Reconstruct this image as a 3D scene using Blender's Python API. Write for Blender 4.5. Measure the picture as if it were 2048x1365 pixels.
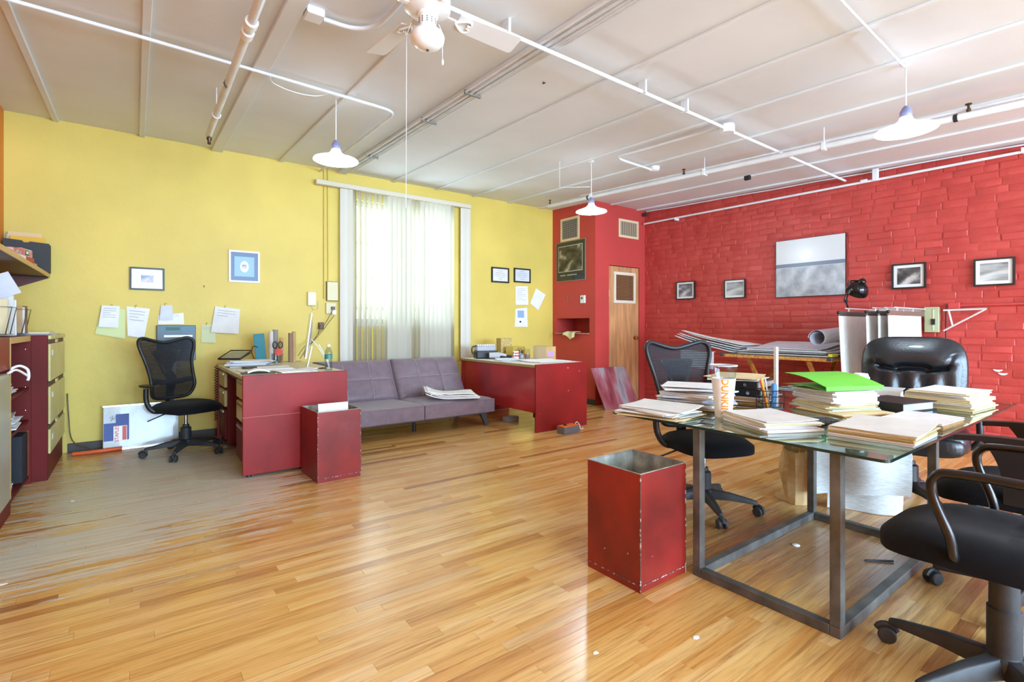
import bpy, bmesh, math, random
from mathutils import Matrix, Vector
random.seed(7)
for o in list(bpy.data.objects): bpy.data.objects.remove(o, do_unlink=True)
SC = bpy.context.scene
COL = SC.collection
# ---------------------------------------------------------------- camera
H, F, TH, HV = 1.17, 1011.0, math.atan2(754, 1011), 653.0
SN, CS = math.sin(TH), math.cos(TH)
cam = bpy.data.cameras.new('camera'); co = bpy.data.objects.new('camera', cam); COL.objects.link(co)
co.location = (0, 0, H); co.rotation_euler = (math.pi/2, 0, -TH)
cam.sensor_width = 36; cam.lens = F/2048*36; cam.shift_y = -(682.5-HV)/2048; cam.clip_start = .05
SC.camera = co
# ---------------------------------------------------------------- world, daylight, exposure
w = bpy.data.worlds.new('sky'); SC.world = w; w.use_nodes = True
w.node_tree.nodes['Background'].inputs[0].default_value = (.93, .97, 1, 1)
w.node_tree.nodes['Background'].inputs[1].default_value = 1.6
def area(name, loc, rot, sx, sy, e, col=(1, .98, .95)):
    l = bpy.data.lights.new(name, 'AREA'); l.shape = 'RECTANGLE'; l.size = sx; l.size_y = sy; l.energy = e; l.color = col
    o = bpy.data.objects.new(name, l); COL.objects.link(o); o.location = loc; o.rotation_euler = rot
    return o
# daylight entering by the window behind the blinds and by the street windows of the wall behind the camera
area('window_daylight', (2.8, 6.75, 2.05), (-math.pi/2, 0, 0), 1.5, 1.7, 68, (.70, .85, 1))
for x in (.55, 2.75, 4.95):
    area('street_window_daylight', (x, -4.85, 1.62), (math.pi/2, 0, 0), 1.75, 1.7, 290, (.50, .745, 1))
VS = SC.view_settings
VS.view_transform = 'Standard'; VS.look = 'None'; VS.gamma = 1; VS.use_curve_mapping = False; VS.exposure = 0.42
# ---------------------------------------------------------------- pixel helpers
def ray(u, v):
    r = (u-1024)/F
    return SN+r*CS, CS-r*SN, (HV-v)/F
def G(u, v, z=0.0):
    d = ray(u, v); t = (z-H)/d[2]; return Vector((d[0]*t, d[1]*t, z))
def WY(u, v, y):
    d = ray(u, v); t = y/d[1]; return Vector((d[0]*t, y, H+d[2]*t))
def WX(u, v, x):
    d = ray(u, v); t = x/d[0]; return Vector((x, d[1]*t, H+d[2]*t))
CK, C0 = .037, 3.06-.037*6.2
def CZ(y): return C0+CK*y
def CE(u, v, drop=0.0):
    d = ray(u, v); t = (C0-drop-H)/(d[2]-CK*d[1]); return Vector((d[0]*t, d[1]*t, H+d[2]*t))
# ---------------------------------------------------------------- mesh builder
def RZ(a): return Matrix.Rotation(math.radians(a), 4, 'Z')
def T(x, y=0, z=0):
    return Matrix.Translation(Vector(x) if not isinstance(x, (int, float)) else Vector((x, y, z)))
class MB:
    def __init__(s): s.v = []; s.f = []
    def add(s, vs, fs, M=None):
        n = len(s.v)
        for p in vs: s.v.append((M @ Vector(p)) if M else Vector(p))
        s.f += [tuple(i+n for i in f) for f in fs]; return s
    def box(s, x0, x1, y0, y1, z0, z1, M=None):
        vs = [(x, y, z) for z in (z0, z1) for y in (y0, y1) for x in (x0, x1)]
        return s.add(vs, [(0, 2, 3, 1), (4, 5, 7, 6), (0, 1, 5, 4), (2, 6, 7, 3), (0, 4, 6, 2), (1, 3, 7, 5)], M)
    def cb(s, c, d, M=None):
        return s.box(c[0]-d[0]/2, c[0]+d[0]/2, c[1]-d[1]/2, c[1]+d[1]/2, c[2]-d[2]/2, c[2]+d[2]/2, M)
    def bar(s, a, b, w, h, up=(0, 0, 1)):
        a, b = Vector(a), Vector(b); d = (b-a); L = d.length; d.normalize(); up = Vector(up)
        if abs(d.dot(up)) > .98: up = Vector((1, 0, 0))
        x = d.cross(up).normalized(); z = x.cross(d)
        M = Matrix(((x.x, d.x, z.x, a.x), (x.y, d.y, z.y, a.y), (x.z, d.z, z.z, a.z), (0, 0, 0, 1)))
        return s.box(-w/2, w/2, 0, L, -h/2, h/2, M)
    def tube(s, pts, r, n=8, closed=False, M=None):
        pts = [Vector(p) for p in pts]; N = len(pts); rs = r if isinstance(r, (list, tuple)) else [r]*N
        tans = []
        for i in range(N):
            a = pts[i-1] if (i > 0 or closed) else pts[i]; b = pts[(i+1) % N] if (i < N-1 or closed) else pts[i]
            t = (b-a); tans.append(t.normalized() if t.length > 1e-9 else Vector((0, 0, 1)))
        nrm = tans[0].orthogonal().normalized(); vs = []; fs = []
        for i in range(N):
            if i: nrm = (nrm-tans[i]*nrm.dot(tans[i])); nrm = nrm.normalized() if nrm.length > 1e-6 else tans[i].orthogonal().normalized()
            bi = tans[i].cross(nrm)
            for k in range(n):
                a = 2*math.pi*k/n; vs.append(pts[i]+(nrm*math.cos(a)+bi*math.sin(a))*rs[i])
        for i in range(N if closed else N-1):
            j = (i+1) % N
            for k in range(n): fs.append((i*n+k, i*n+(k+1) % n, j*n+(k+1) % n, j*n+k))
        if not closed: fs += [tuple(range(n))[::-1], tuple((N-1)*n+k for k in range(n))]
        return s.add(vs, fs, M)
    def lathe(s, prof, n=20, M=None, cap=True):
        vs = []; fs = []; m = len(prof)
        for r, z in prof:
            for k in range(n): a = 2*math.pi*k/n; vs.append((r*math.cos(a), r*math.sin(a), z))
        for i in range(m-1):
            for k in range(n): fs.append((i*n+k, i*n+(k+1) % n, (i+1)*n+(k+1) % n, (i+1)*n+k))
        if cap: fs += [tuple(range(n))[::-1], tuple((m-1)*n+k for k in range(n))]
        return s.add(vs, fs, M)
    def prism(s, poly, z0, z1, M=None):
        n = len(poly); vs = [(x, y, z0) for x, y in poly]+[(x, y, z1) for x, y in poly]
        fs = [tuple(range(n))[::-1], tuple(range(n, 2*n))]+[(i, (i+1) % n, n+(i+1) % n, n+i) for i in range(n)]
        return s.add(vs, fs, M)
    def slab(s, f, nx, ny, th, M=None):
        # f(a,b) with a,b in 0..1 -> Vector; th(a,b)->Vector offset to the lower side (or a number, down z)
        vs = []; W = nx+1
        for j in range(ny+1):
            for i in range(W): vs.append(Vector(f(i/nx, j/ny)))
        n = len(vs)
        for j in range(ny+1):
            for i in range(W):
                o = th(i/nx, j/ny) if callable(th) else (0, 0, -th)
                vs.append(vs[j*W+i]+Vector(o))
        fs = []
        for j in range(ny):
            for i in range(nx):
                a = j*W+i; fs.append((a, a+1, a+W+1, a+W)); fs.append((n+a, n+a+W, n+a+W+1, n+a+1))
        for i in range(nx):
            fs.append((i, n+i, n+i+1, i+1)); a = ny*W+i; fs.append((a, a+1, n+a+1, n+a))
        for j in range(ny):
            a = j*W; fs.append((a, a+W, n+a+W, n+a)); a = j*W+nx; fs.append((a, n+a, n+a+W, a+W))
        return s.add(vs, fs, M)
    def ball(s, c, r, n=12, m=8, e=1.0):
        r = r if isinstance(r, (tuple, list)) else (r, r, r); vs = []; fs = []
        p = lambda x: math.copysign(abs(x)**e, x)
        for j in range(m+1):
            t = -math.pi/2+math.pi*j/m
            for k in range(n):
                a = 2*math.pi*k/n
                vs.append((c[0]+r[0]*p(math.cos(t))*p(math.cos(a)), c[1]+r[1]*p(math.cos(t))*p(math.sin(a)), c[2]+r[2]*p(math.sin(t))))
        for j in range(m):
            for k in range(n): fs.append((j*n+k, j*n+(k+1) % n, (j+1)*n+(k+1) % n, (j+1)*n+k))
        return s.add(vs, fs)
    def build(s, name, mat, parent=None, bev=0, seg=1, smooth=None, loc=None, rz=0, mesh=None, sub=0):
        me = bpy.data.meshes.new(name); me.from_pydata([tuple(p) for p in s.v], [], s.f)
        b = bmesh.new(); b.from_mesh(me)
        bmesh.ops.remove_doubles(b, verts=b.verts, dist=1e-6)
        bmesh.ops.recalc_face_normals(b, faces=b.faces)
        if bev:
            ed = [e for e in b.edges if len(e.link_faces) == 2 and e.calc_face_angle(0) > .5]
            bmesh.ops.bevel(b, geom=ed, offset=bev, segments=seg, affect='EDGES', profile=.5, clamp_overlap=True)
        b.to_mesh(me); b.free()
        if smooth is not None:
            for p in me.polygons: p.use_smooth = True
            me.set_sharp_from_angle(angle=math.radians(smooth))
        return link(name, me, mat, parent, loc, rz, sub)
def link(name, me, mat, parent=None, loc=None, rz=0, sub=0):
    o = bpy.data.objects.new(name, me); COL.objects.link(o)
    if mat and not me.materials: me.materials.append(mat)
    if parent: o.parent = parent
    if loc is not None: o.location = loc
    if rz: o.rotation_euler = (0, 0, math.radians(rz))
    if sub:
        m = o.modifiers.new('sub', 'SUBSURF'); m.levels = sub; m.render_levels = sub
    return o
def tag(o, label, cat, group=None):
    o['label'] = label; o['category'] = cat
    if group: o['group'] = group
    return o
def thing(name, label, cat, loc=(0, 0, 0), rz=0, group=None):
    o = bpy.data.objects.new(name, None); COL.objects.link(o); o.location = loc; o.rotation_euler = (0, 0, math.radians(rz))
    o.empty_display_size = .1
    return tag(o, label, cat, group)
def struct(o): o['kind'] = 'structure'; return o
def rpoly(pts, r, n=5):
    out = []; N = len(pts); rr = r if isinstance(r, (list, tuple)) else [r]*N
    for i in range(N):
        p = Vector(pts[i]); a = (Vector(pts[i-1])-p); b = (Vector(pts[(i+1) % N])-p); q = min(rr[i], a.length*.49, b.length*.49)
        A = p+a.normalized()*q; B = p+b.normalized()*q
        for k in range(n+1):
            t = k/n; out.append(tuple(A*(1-t)**2+p*2*t*(1-t)+B*t*t))
    return out
def smooth_path(pts, n=6):
    pts = [Vector(p) for p in pts]; out = []
    for i in range(len(pts)-1):
        p0 = pts[max(i-1, 0)]; p1 = pts[i]; p2 = pts[i+1]; p3 = pts[min(i+2, len(pts)-1)]
        for k in range(n):
            t = k/n; out.append(.5*((2*p1)+(p2-p0)*t+(2*p0-5*p1+4*p2-p3)*t*t+(3*p1-p0-3*p2+p3)*t**3))
    return out+[pts[-1]]
# ---------------------------------------------------------------- materials
def lin(c):
    f = lambda x: x/12.92 if x <= .04045 else ((x+.055)/1.055)**2.4
    return tuple(f(x/255) for x in c)+(1,)
def nodes(name):
    m = bpy.data.materials.new(name); m.use_nodes = True; nt = m.node_tree
    return m, nt, nt.nodes['Principled BSDF'], lambda t: nt.nodes.new(t), lambda a, b: nt.links.new(a, b)
def ramp(N, stops):
    r = N('ShaderNodeValToRGB'); e = r.color_ramp.elements
    while len(e) < len(stops): e.new(.5)
    for i, (p, c) in enumerate(stops): e[i].position = p; e[i].color = lin(c) if max(c) > 1 else tuple(c)+(1,)
    return r
CACHE = {}
def P(name, col, rough=.5, metal=0, var=0.0, vs=4, bump=0, bs=60, coat=0, spec=.5, chips=None, chipt=.7, chs=30, stretch=None, col2=None, alpha=1, emit=0, sheen=0):
    if name in CACHE: return CACHE[name]
    m, nt, b, N, L = nodes(name)
    b.inputs['Roughness'].default_value = rough; b.inputs['Metallic'].default_value = metal
    b.inputs['Specular IOR Level'].default_value = spec; b.inputs['Coat Weight'].default_value = coat
    if sheen: b.inputs['Sheen Weight'].default_value = sheen
    b.inputs['Base Color'].default_value = lin(col)
    tc = N('ShaderNodeTexCoord'); src = tc.outputs['Object']
    if stretch:
        mp = N('ShaderNodeMapping'); mp.inputs['Scale'].default_value = stretch; L(src, mp.inputs[0]); src = mp.outputs[0]
    cur = None
    if var or col2:
        n = N('ShaderNodeTexNoise'); n.inputs['Scale'].default_value = vs; n.inputs['Detail'].default_value = 5; L(src, n.inputs['Vector'])
        c2 = col2 or tuple(max(0, min(255, x*(1-var))) for x in col); c1 = col if col2 else tuple(max(0, min(255, x*(1+var*.6))) for x in col)
        r = ramp(N, [(.3, c2), (.7, c1)]); L(n.outputs[0], r.inputs[0]); cur = r.outputs[0]
    if chips:
        n = N('ShaderNodeTexNoise'); n.inputs['Scale'].default_value = chs; n.inputs['Detail'].default_value = 3; L(src, n.inputs['Vector'])
        r = ramp(N, [(chipt, (0, 0, 0)), (min(chipt+.03, 1), (1, 1, 1))]); L(n.outputs[0], r.inputs[0])
        x = N('ShaderNodeMix'); x.data_type = 'RGBA'; L(r.outputs[0], x.inputs[0])
        if cur: L(cur, x.inputs[6])
        else: x.inputs[6].default_value = lin(col)
        x.inputs[7].default_value = lin(chips); cur = x.outputs[2]
    if cur: L(cur, b.inputs['Base Color'])
    if bump:
        n = N('ShaderNodeTexNoise'); n.inputs['Scale'].default_value = bs; n.inputs['Detail'].default_value = 3; L(src, n.inputs['Vector'])
        bp = N('ShaderNodeBump'); bp.inputs['Strength'].default_value = bump; bp.inputs['Distance'].default_value = .01
        L(n.outputs[0], bp.inputs['Height']); L(bp.outputs[0], b.inputs['Normal'])
    if emit: b.inputs['Emission Color'].default_value = lin(col); b.inputs['Emission Strength'].default_value = emit
    if alpha < 1: b.inputs['Alpha'].default_value = alpha
    CACHE[name] = m; return m
def floor_mat():
    m, nt, b, N, L = nodes('oak_strip_floor')
    at = N('ShaderNodeAttribute'); at.attribute_name = 'rnd'; at.attribute_type = 'GEOMETRY'
    geo = N('ShaderNodeNewGeometry')
    cmb = N('ShaderNodeCombineXYZ'); mu = N('ShaderNodeMath'); mu.operation = 'MULTIPLY'; mu.inputs[1].default_value = 37
    L(at.outputs['Fac'], mu.inputs[0]); L(mu.outputs[0], cmb.inputs[2]); L(mu.outputs[0], cmb.inputs[0])
    ad = N('ShaderNodeVectorMath'); L(geo.outputs['Position'], ad.inputs[0]); L(cmb.outputs[0], ad.inputs[1])
    mp = N('ShaderNodeMapping'); mp.inputs['Scale'].default_value = (1.6, 34, 1); L(ad.outputs[0], mp.inputs[0])
    g = N('ShaderNodeTexNoise'); g.inputs['Scale'].default_value = 1.6; g.inputs['Detail'].default_value = 8; g.inputs['Roughness'].default_value = .65; g.inputs['Distortion'].default_value = .9
    L(mp.outputs[0], g.inputs['Vector'])
    base = ramp(N, [(0, (192, 134, 70)), (.3, (216, 164, 92)), (.6, (226, 182, 112)), (.85, (232, 194, 134)), (1, (172, 116, 64))]); L(at.outputs['Fac'], base.inputs[0])
    gr = ramp(N, [(.30, (.36, .27, .19)), (.43, (.74, .67, .58)), (.54, (.96, .95, .93)), (.75, (1.0, 1.0, 1.0))]); L(g.outputs[0], gr.inputs[0])
    mx = N('ShaderNodeMix'); mx.data_type = 'RGBA'; mx.blend_type = 'MULTIPLY'; mx.inputs[0].default_value = .78
    L(base.outputs[0], mx.inputs[6]); L(gr.outputs[0], mx.inputs[7])
    # worn bare wood in front of the left desk, streaked along the boards
    mp2 = N('ShaderNodeMapping'); mp2.inputs['Scale'].default_value = (1.1, 11, 1); L(geo.outputs['Position'], mp2.inputs[0])
    wn = N('ShaderNodeTexNoise'); wn.inputs['Scale'].default_value = 2.2; wn.inputs['Detail'].default_value = 6; wn.inputs['Roughness'].default_value = .6; L(mp2.outputs[0], wn.inputs['Vector'])
    def blob(cx, cy, rx, ry):
        s = N('ShaderNodeVectorMath'); s.operation = 'SUBTRACT'; L(geo.outputs['Position'], s.inputs[0]); s.inputs[1].default_value = (cx, cy, 0)
        d = N('ShaderNodeVectorMath'); d.operation = 'DIVIDE'; L(s.outputs[0], d.inputs[0]); d.inputs[1].default_value = (rx, ry, 1)
        l = N('ShaderNodeVectorMath'); l.operation = 'LENGTH'; L(d.outputs[0], l.inputs[0]); return l.outputs['Value']
    def mask(bl, k, lo, hi):
        a = N('ShaderNodeMath'); a.operation = 'MULTIPLY_ADD'; L(wn.outputs[0], a.inputs[0]); a.inputs[1].default_value = k
        q = N('ShaderNodeMath'); q.operation = 'SUBTRACT'; L(a.outputs[0], q.inputs[0]); L(bl, q.inputs[1]); a.inputs[2].default_value = 0
        r = N('ShaderNodeMapRange'); r.inputs[1].default_value = lo; r.inputs[2].default_value = hi; L(q.outputs[0], r.inputs[0]); return r.outputs[0]
    m1 = mask(blob(.25, 4.6, .8, 1.25), 3.0, .45, .62)
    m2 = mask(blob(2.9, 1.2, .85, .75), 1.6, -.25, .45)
    m3 = mask(blob(-.25, 3.55, .8, .6), 3.0, .75, .95)
    mm = N('ShaderNodeMath'); mm.operation = 'MAXIMUM'; L(m1, mm.inputs[0]); L(m3, mm.inputs[1])
    worn = N('ShaderNodeMix'); worn.data_type = 'RGBA'; worn.blend_type = 'MULTIPLY'; worn.inputs[0].default_value = .35; worn.inputs[6].default_value = lin((206, 198, 182)); L(gr.outputs[0], worn.inputs[7])
    x1 = N('ShaderNodeMix'); x1.data_type = 'RGBA'; sc = N('ShaderNodeMath'); sc.operation = 'MULTIPLY'; sc.inputs[1].default_value = .92; L(mm.outputs[0], sc.inputs[0])
    L(sc.outputs[0], x1.inputs[0]); L(mx.outputs[2], x1.inputs[6]); L(worn.outputs[2], x1.inputs[7])
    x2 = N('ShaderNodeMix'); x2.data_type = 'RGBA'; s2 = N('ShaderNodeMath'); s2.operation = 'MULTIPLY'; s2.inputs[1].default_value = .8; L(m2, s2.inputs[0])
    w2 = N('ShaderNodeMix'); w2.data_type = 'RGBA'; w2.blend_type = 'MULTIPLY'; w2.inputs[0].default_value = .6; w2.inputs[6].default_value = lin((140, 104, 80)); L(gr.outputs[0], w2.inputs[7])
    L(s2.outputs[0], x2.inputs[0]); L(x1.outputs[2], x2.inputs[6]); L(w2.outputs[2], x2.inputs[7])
    # darker stained / orange varnish patches
    bn = N('ShaderNodeTexNoise'); bn.inputs['Scale'].default_value = 1.3; bn.inputs['Detail'].default_value = 3; L(mp2.outputs[0], bn.inputs['Vector'])
    br = ramp(N, [(.5, (0, 0, 0)), (.72, (1, 1, 1))]); L(bn.outputs[0], br.inputs[0])
    x3 = N('ShaderNodeMix'); x3.data_type = 'RGBA'; x3.blend_type = 'MULTIPLY'; s3 = N('ShaderNodeMath'); s3.operation = 'MULTIPLY'; s3.inputs[1].default_value = .5; L(br.outputs[0], s3.inputs[0])
    L(s3.outputs[0], x3.inputs[0]); L(x2.outputs[2], x3.inputs[6]); x3.inputs[7].default_value = lin((238, 196, 140))
    L(x3.outputs[2], b.inputs['Base Color'])
    rr = N('ShaderNodeMapRange'); rr.inputs[3].default_value = .24; rr.inputs[4].default_value = .5; L(mm.outputs[0], rr.inputs[0]); L(rr.outputs[0], b.inputs['Roughness'])
    b.inputs['Coat Weight'].default_value = .25; b.inputs['Coat Roughness'].default_value = .2
    bp = N('ShaderNodeBump'); bp.inputs['Strength'].default_value = .12; bp.inputs['Distance'].default_value = .004; L(g.outputs[0], bp.inputs['Height']); L(bp.outputs[0], b.inputs['Normal'])
    return m
def paint_wall(name, col, bump=.15, bs=22, rough=.55, var=.05):
    return P(name, col, rough, 0, var, 1.2, bump, bs)
def brick_mat():
    m, nt, b, N, L = nodes('red_painted_brick')
    geo = N('ShaderNodeNewGeometry')
    n = N('ShaderNodeTexNoise'); n.inputs['Scale'].default_value = 3; n.inputs['Detail'].default_value = 6; L(geo.outputs['Position'], n.inputs['Vector'])
    r = ramp(N, [(.3, (180, 60, 54)), (.7, (196, 72, 65))]); L(n.outputs[0], r.inputs[0])
    n2 = N('ShaderNodeTexNoise'); n2.inputs['Scale'].default_value = 60; n2.inputs['Detail'].default_value = 2; L(geo.outputs['Position'], n2.inputs['Vector'])
    r2 = ramp(N, [(.76, (0, 0, 0)), (.79, (1, 1, 1))]); L(n2.outputs[0], r2.inputs[0])
    x = N('ShaderNodeMix'); x.data_type = 'RGBA'; L(r2.outputs[0], x.inputs[0]); L(r.outputs[0], x.inputs[6]); x.inputs[7].default_value = lin((220, 160, 150))
    L(x.outputs[2], b.inputs['Base Color']); b.inputs['Roughness'].default_value = .42
    n3 = N('ShaderNodeTexNoise'); n3.inputs['Scale'].default_value = 18; n3.inputs['Detail'].default_value = 5; L(geo.outputs['Position'], n3.inputs['Vector'])
    bp = N('ShaderNodeBump'); bp.inputs['Strength'].default_value = .55; bp.inputs['Distance'].default_value = .008; L(n3.outputs[0], bp.inputs['Height']); L(bp.outputs[0], b.inputs['Normal'])
    return m
def thin_glass(name, tint=(245, 250, 248), refl=.08):
    m, nt, b, N, L = nodes(name); nt.nodes.remove(b)
    t = N('ShaderNodeBsdfTransparent'); t.inputs[0].default_value = lin(tint); g = N('ShaderNodeBsdfGlossy'); g.inputs['Roughness'].default_value = .03
    f = N('ShaderNodeLayerWeight'); f.inputs[0].default_value = .5; q = N('ShaderNodeMath'); q.operation = 'POWER'; q.inputs[1].default_value = 4; L(f.outputs['Facing'], q.inputs[0])
    k = N('ShaderNodeMath'); k.operation = 'MULTIPLY_ADD'; k.inputs[1].default_value = .7; k.inputs[2].default_value = refl*.5; L(q.outputs[0], k.inputs[0])
    x = N('ShaderNodeMixShader'); L(k.outputs[0], x.inputs[0]); L(t.outputs[0], x.inputs[1]); L(g.outputs[0], x.inputs[2]); L(x.outputs[0], nt.nodes['Material Output'].inputs[0])
    return m
def blind_mat():
    m, nt, b, N, L = nodes('blind_vinyl'); b.inputs['Base Color'].default_value = lin((236, 232, 218)); b.inputs['Roughness'].default_value = .5
    t = N('ShaderNodeBsdfTranslucent'); t.inputs[0].default_value = lin((240, 240, 232)); x = N('ShaderNodeMixShader'); x.inputs[0].default_value = .26
    L(b.outputs[0], x.inputs[1]); L(t.outputs[0], x.inputs[2]); L(x.outputs[0], nt.nodes['Material Output'].inputs[0]); return m
def mesh_mat():
    m, nt, b, N, L = nodes('chair_mesh_fabric'); b.inputs['Base Color'].default_value = lin((20, 21, 26)); b.inputs['Roughness'].default_value = .7
    tc = N('ShaderNodeTexCoord'); wv = N('ShaderNodeTexWave'); wv.bands_direction = 'Z'; wv.inputs['Scale'].default_value = 26; L(tc.outputs['Object'], wv.inputs[0])
    r = ramp(N, [(.62, (1, 1, 1)), (.7, (0, 0, 0))]); L(wv.outputs[0], r.inputs[0])
    t = N('ShaderNodeBsdfTransparent'); x = N('ShaderNodeMixShader'); s = N('ShaderNodeMath'); s.operation = 'MULTIPLY_ADD'; s.inputs[1].default_value = .5; s.inputs[2].default_value = .42; L(r.outputs[0], s.inputs[0])
    L(s.outputs[0], x.inputs[0]); L(t.outputs[0], x.inputs[1]); L(b.outputs[0], x.inputs[2]); L(x.outputs[0], nt.nodes['Material Output'].inputs[0]); return m
def print_mat(name, stops, scale=(3, 3, 3), detail=6, rough=.3, coat=0.0):
    # small printed pictures: blotches of tone
    m, nt, b, N, L = nodes(name); tc = N('ShaderNodeTexCoord'); mp = N('ShaderNodeMapping'); mp.inputs['Scale'].default_value = scale; L(tc.outputs['Object'], mp.inputs[0])
    n = N('ShaderNodeTexNoise'); n.inputs['Scale'].default_value = 1; n.inputs['Detail'].default_value = detail; L(mp.outputs[0], n.inputs['Vector'])
    r = ramp(N, stops); L(n.outputs[0], r.inputs[0]); L(r.outputs[0], b.inputs['Base Color']); b.inputs['Roughness'].default_value = rough; b.inputs['Coat Weight'].default_value = coat
    return m
YEL = paint_wall('yellow_wall_paint', (222, 197, 96))
REDP = paint_wall('red_wall_paint', (196, 66, 60), .1)
ORG = paint_wall('orange_wall_paint', (222, 130, 40))
CEIL = paint_wall('white_ceiling_paint', (230, 233, 236), .12, 9, .7, .03)
WPIPE = P('white_pipe_paint', (230, 233, 236), .42, 0, .04, 6)
BRK = brick_mat(); OAK = floor_mat()
GLASS = thin_glass('window_glass'); VINYL = blind_mat(); MESHF = mesh_mat()
RED = P('red_desk_enamel', (148, 34, 32), .42, 0, .12, 2.5, .05, 40, .0, .3, chips=(214, 190, 170), chipt=.73, chs=24)
RED2 = P('red_bin_enamel', (134, 33, 27), .42, 0, .2, 4, .06, 40, .05, chips=(206, 176, 160), chipt=.735, chs=30)
MAROON = P('maroon_cabinet_paint', (104, 26, 22), .5, 0, .12, 3, spec=.2)
BEIGE = P('beige_metal_paint', (206, 192, 128), .4, 0, .08, 3)
CREAM = P('cream_laminate', (216, 206, 176), .35, 0, .06, 5)
BLK = P('black_plastic', (26, 27, 30), .45, 0, .1, 8)
DUSTY = P('dusty_black_plastic', (48, 49, 51), .6, 0, .25, 9, .1, 80)
BLKM = P('black_metal', (20, 20, 23), .28, 0)
FAB = P('black_seat_fabric', (9, 10, 16), .85, 0, .15, 60, .15, 500, sheen=.05, spec=.2)
LEA = P('black_leather', (24, 26, 31), .33, 0, .12, 6, .12, 70, .1)
STEEL = P('raw_steel', (92, 91, 87), .55, .2, .3, 9, .1, 60)
CHROME = P('chrome', (200, 200, 205), .15, 1)
ALU = P('aluminium', (196, 198, 203), .28, .85)
GALV = P('galvanised_sheet', (164, 168, 158), .5, .3, .3, 14, .1, 30)
PAPER = P('white_paper', (238, 237, 235), .7, 0, .03, 8)
PAPER2 = P('offwhite_paper', (226, 224, 218), .7, 0, .04, 8)
BLUEP = P('bluish_paper', (214, 217, 228), .7, 0, .04, 8)
MANILA = P('manila_card', (229, 211, 164), .65, 0, .05, 6)
KRAFT = P('kraft_cardboard', (198, 160, 108), .75, 0, .08, 8)
WOOD = P('pine_wood', (202, 142, 74), .5, 0, .25, 5, .05, 40, stretch=(1, 8, 8))
DKWOOD = P('dark_stained_board', (84, 38, 34), .5, 0, .25, 4, stretch=(1, 10, 10))
BIRCH = P('birch_door_veneer', (205, 150, 100), .45, 0, .16, 3, .03, 30, stretch=(5, 5, .7))
FUTON = P('mauve_futon_cover', (122, 104, 112), .42, 0, .08, 14, .12, 160, sheen=.2)
STITCH = P('pale_stitching', (176, 162, 168), .7)
WHITE = P('white_plastic', (240, 240, 238), .3)
GREYM = P('grey_beige_metal', (172, 168, 146), .34, .2, .08, 2)
# ================================================================ STRUCTURE
XL, XR, YB, YF = -.92, 6.59, 6.2, -5.0
CX, CY = 5.45, 5.25                      # closet: left face plane, front face plane
fl = struct(MB().box(XL-.2, XR+.3, YF-.2, YB+.3, -.12, -.008).build('floor', P('floor_gap_dark', (70, 44, 24), .8)))
rows = []
y = YF; pw = .0572
while y < YB:
    x = XL-random.uniform(0, 1.0)
    while x < XR:
        L_ = random.uniform(.35, 1.5); rows.append((max(x, XL), min(x+L_, XR), y, min(y+pw, YB))); x += L_
    y += pw
def plank_mb(r, m):
    g = .0003; x0, x1, y0, y1 = r; b = .0005
    vs = [(x0+g, y0+g, -.008), (x1-g, y0+g, -.008), (x1-g, y1-g, -.008), (x0+g, y1-g, -.008), (x0+g, y0+g, -b), (x1-g, y0+g, -b), (x1-g, y1-g, -b), (x0+g, y1-g, -b),
          (x0+g+b, y0+g+b, 0), (x1-g-b, y0+g+b, 0), (x1-g-b, y1-g-b, 0), (x0+g+b, y1-g-b, 0)]
    fs = [(8, 9, 10, 11)]+[(i, (i+1) % 4, 4+(i+1) % 4, 4+i) for i in range(4)]+[(4+i, 4+(i+1) % 4, 8+(i+1) % 4, 8+i) for i in range(4)]
    m.add(vs, fs); return len(fs)
def with_rnd(m, name, mat, parent, vals):
    me = bpy.data.meshes.new(name); me.from_pydata([tuple(p) for p in m.v], [], m.f)
    a = me.attributes.new('rnd', 'FLOAT', 'FACE'); a.data.foreach_set('value', vals)
    return link(name, me, mat, parent)
def score(r):
    # how large the piece shows: pixels seen on the floor in front of the camera
    cx, cy = (max(r[0], XL)+r[1])/2, (r[2]+r[3])/2
    f = cx*SN+cy*CS; s = cx*CS-cy*SN
    if f < .8: return 0
    u = 1024+F*s/f; v = HV+H*F/f
    if not (-60 < u < 2108 and v < 1400): return 0
    return (r[1]-r[0])*pw/f**3
rows = [r for r in rows if r[1]-r[0] > .02]
rows.sort(key=score, reverse=True)
def prnd(): return max(0, min(1, random.gauss(.52, .24)))
for r in rows[:300]:
    m = MB(); n = plank_mb(r, m); with_rnd(m, 'plank', OAK, fl, [prnd()]*n)
m = MB(); vals = []
for r in rows[300:]:
    n = plank_mb(r, m); vals += [prnd()]*n
o = with_rnd(m, 'far_planks', OAK, fl, vals); o['kind'] = 'stuff'
# yellow wall with the window opening
wx0, wx1, wz0, wz1 = 2.13, 3.48, 1.2, 2.75
m = MB()
for b in ((XL-.2, wx0, YB, YB+.3, 0, 3.2), (wx1, XR+.3, YB, YB+.3, 0, 3.2), (wx0, wx1, YB, YB+.3, 0, wz0), (wx0, wx1, YB, YB+.3, wz1, 3.2)): m.box(*b)
struct(m.build('wall_back', YEL))
struct(MB().box(XL-.2, XL, YF-.2, YB, 0, 3.2).build('wall_left', ORG))
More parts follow.
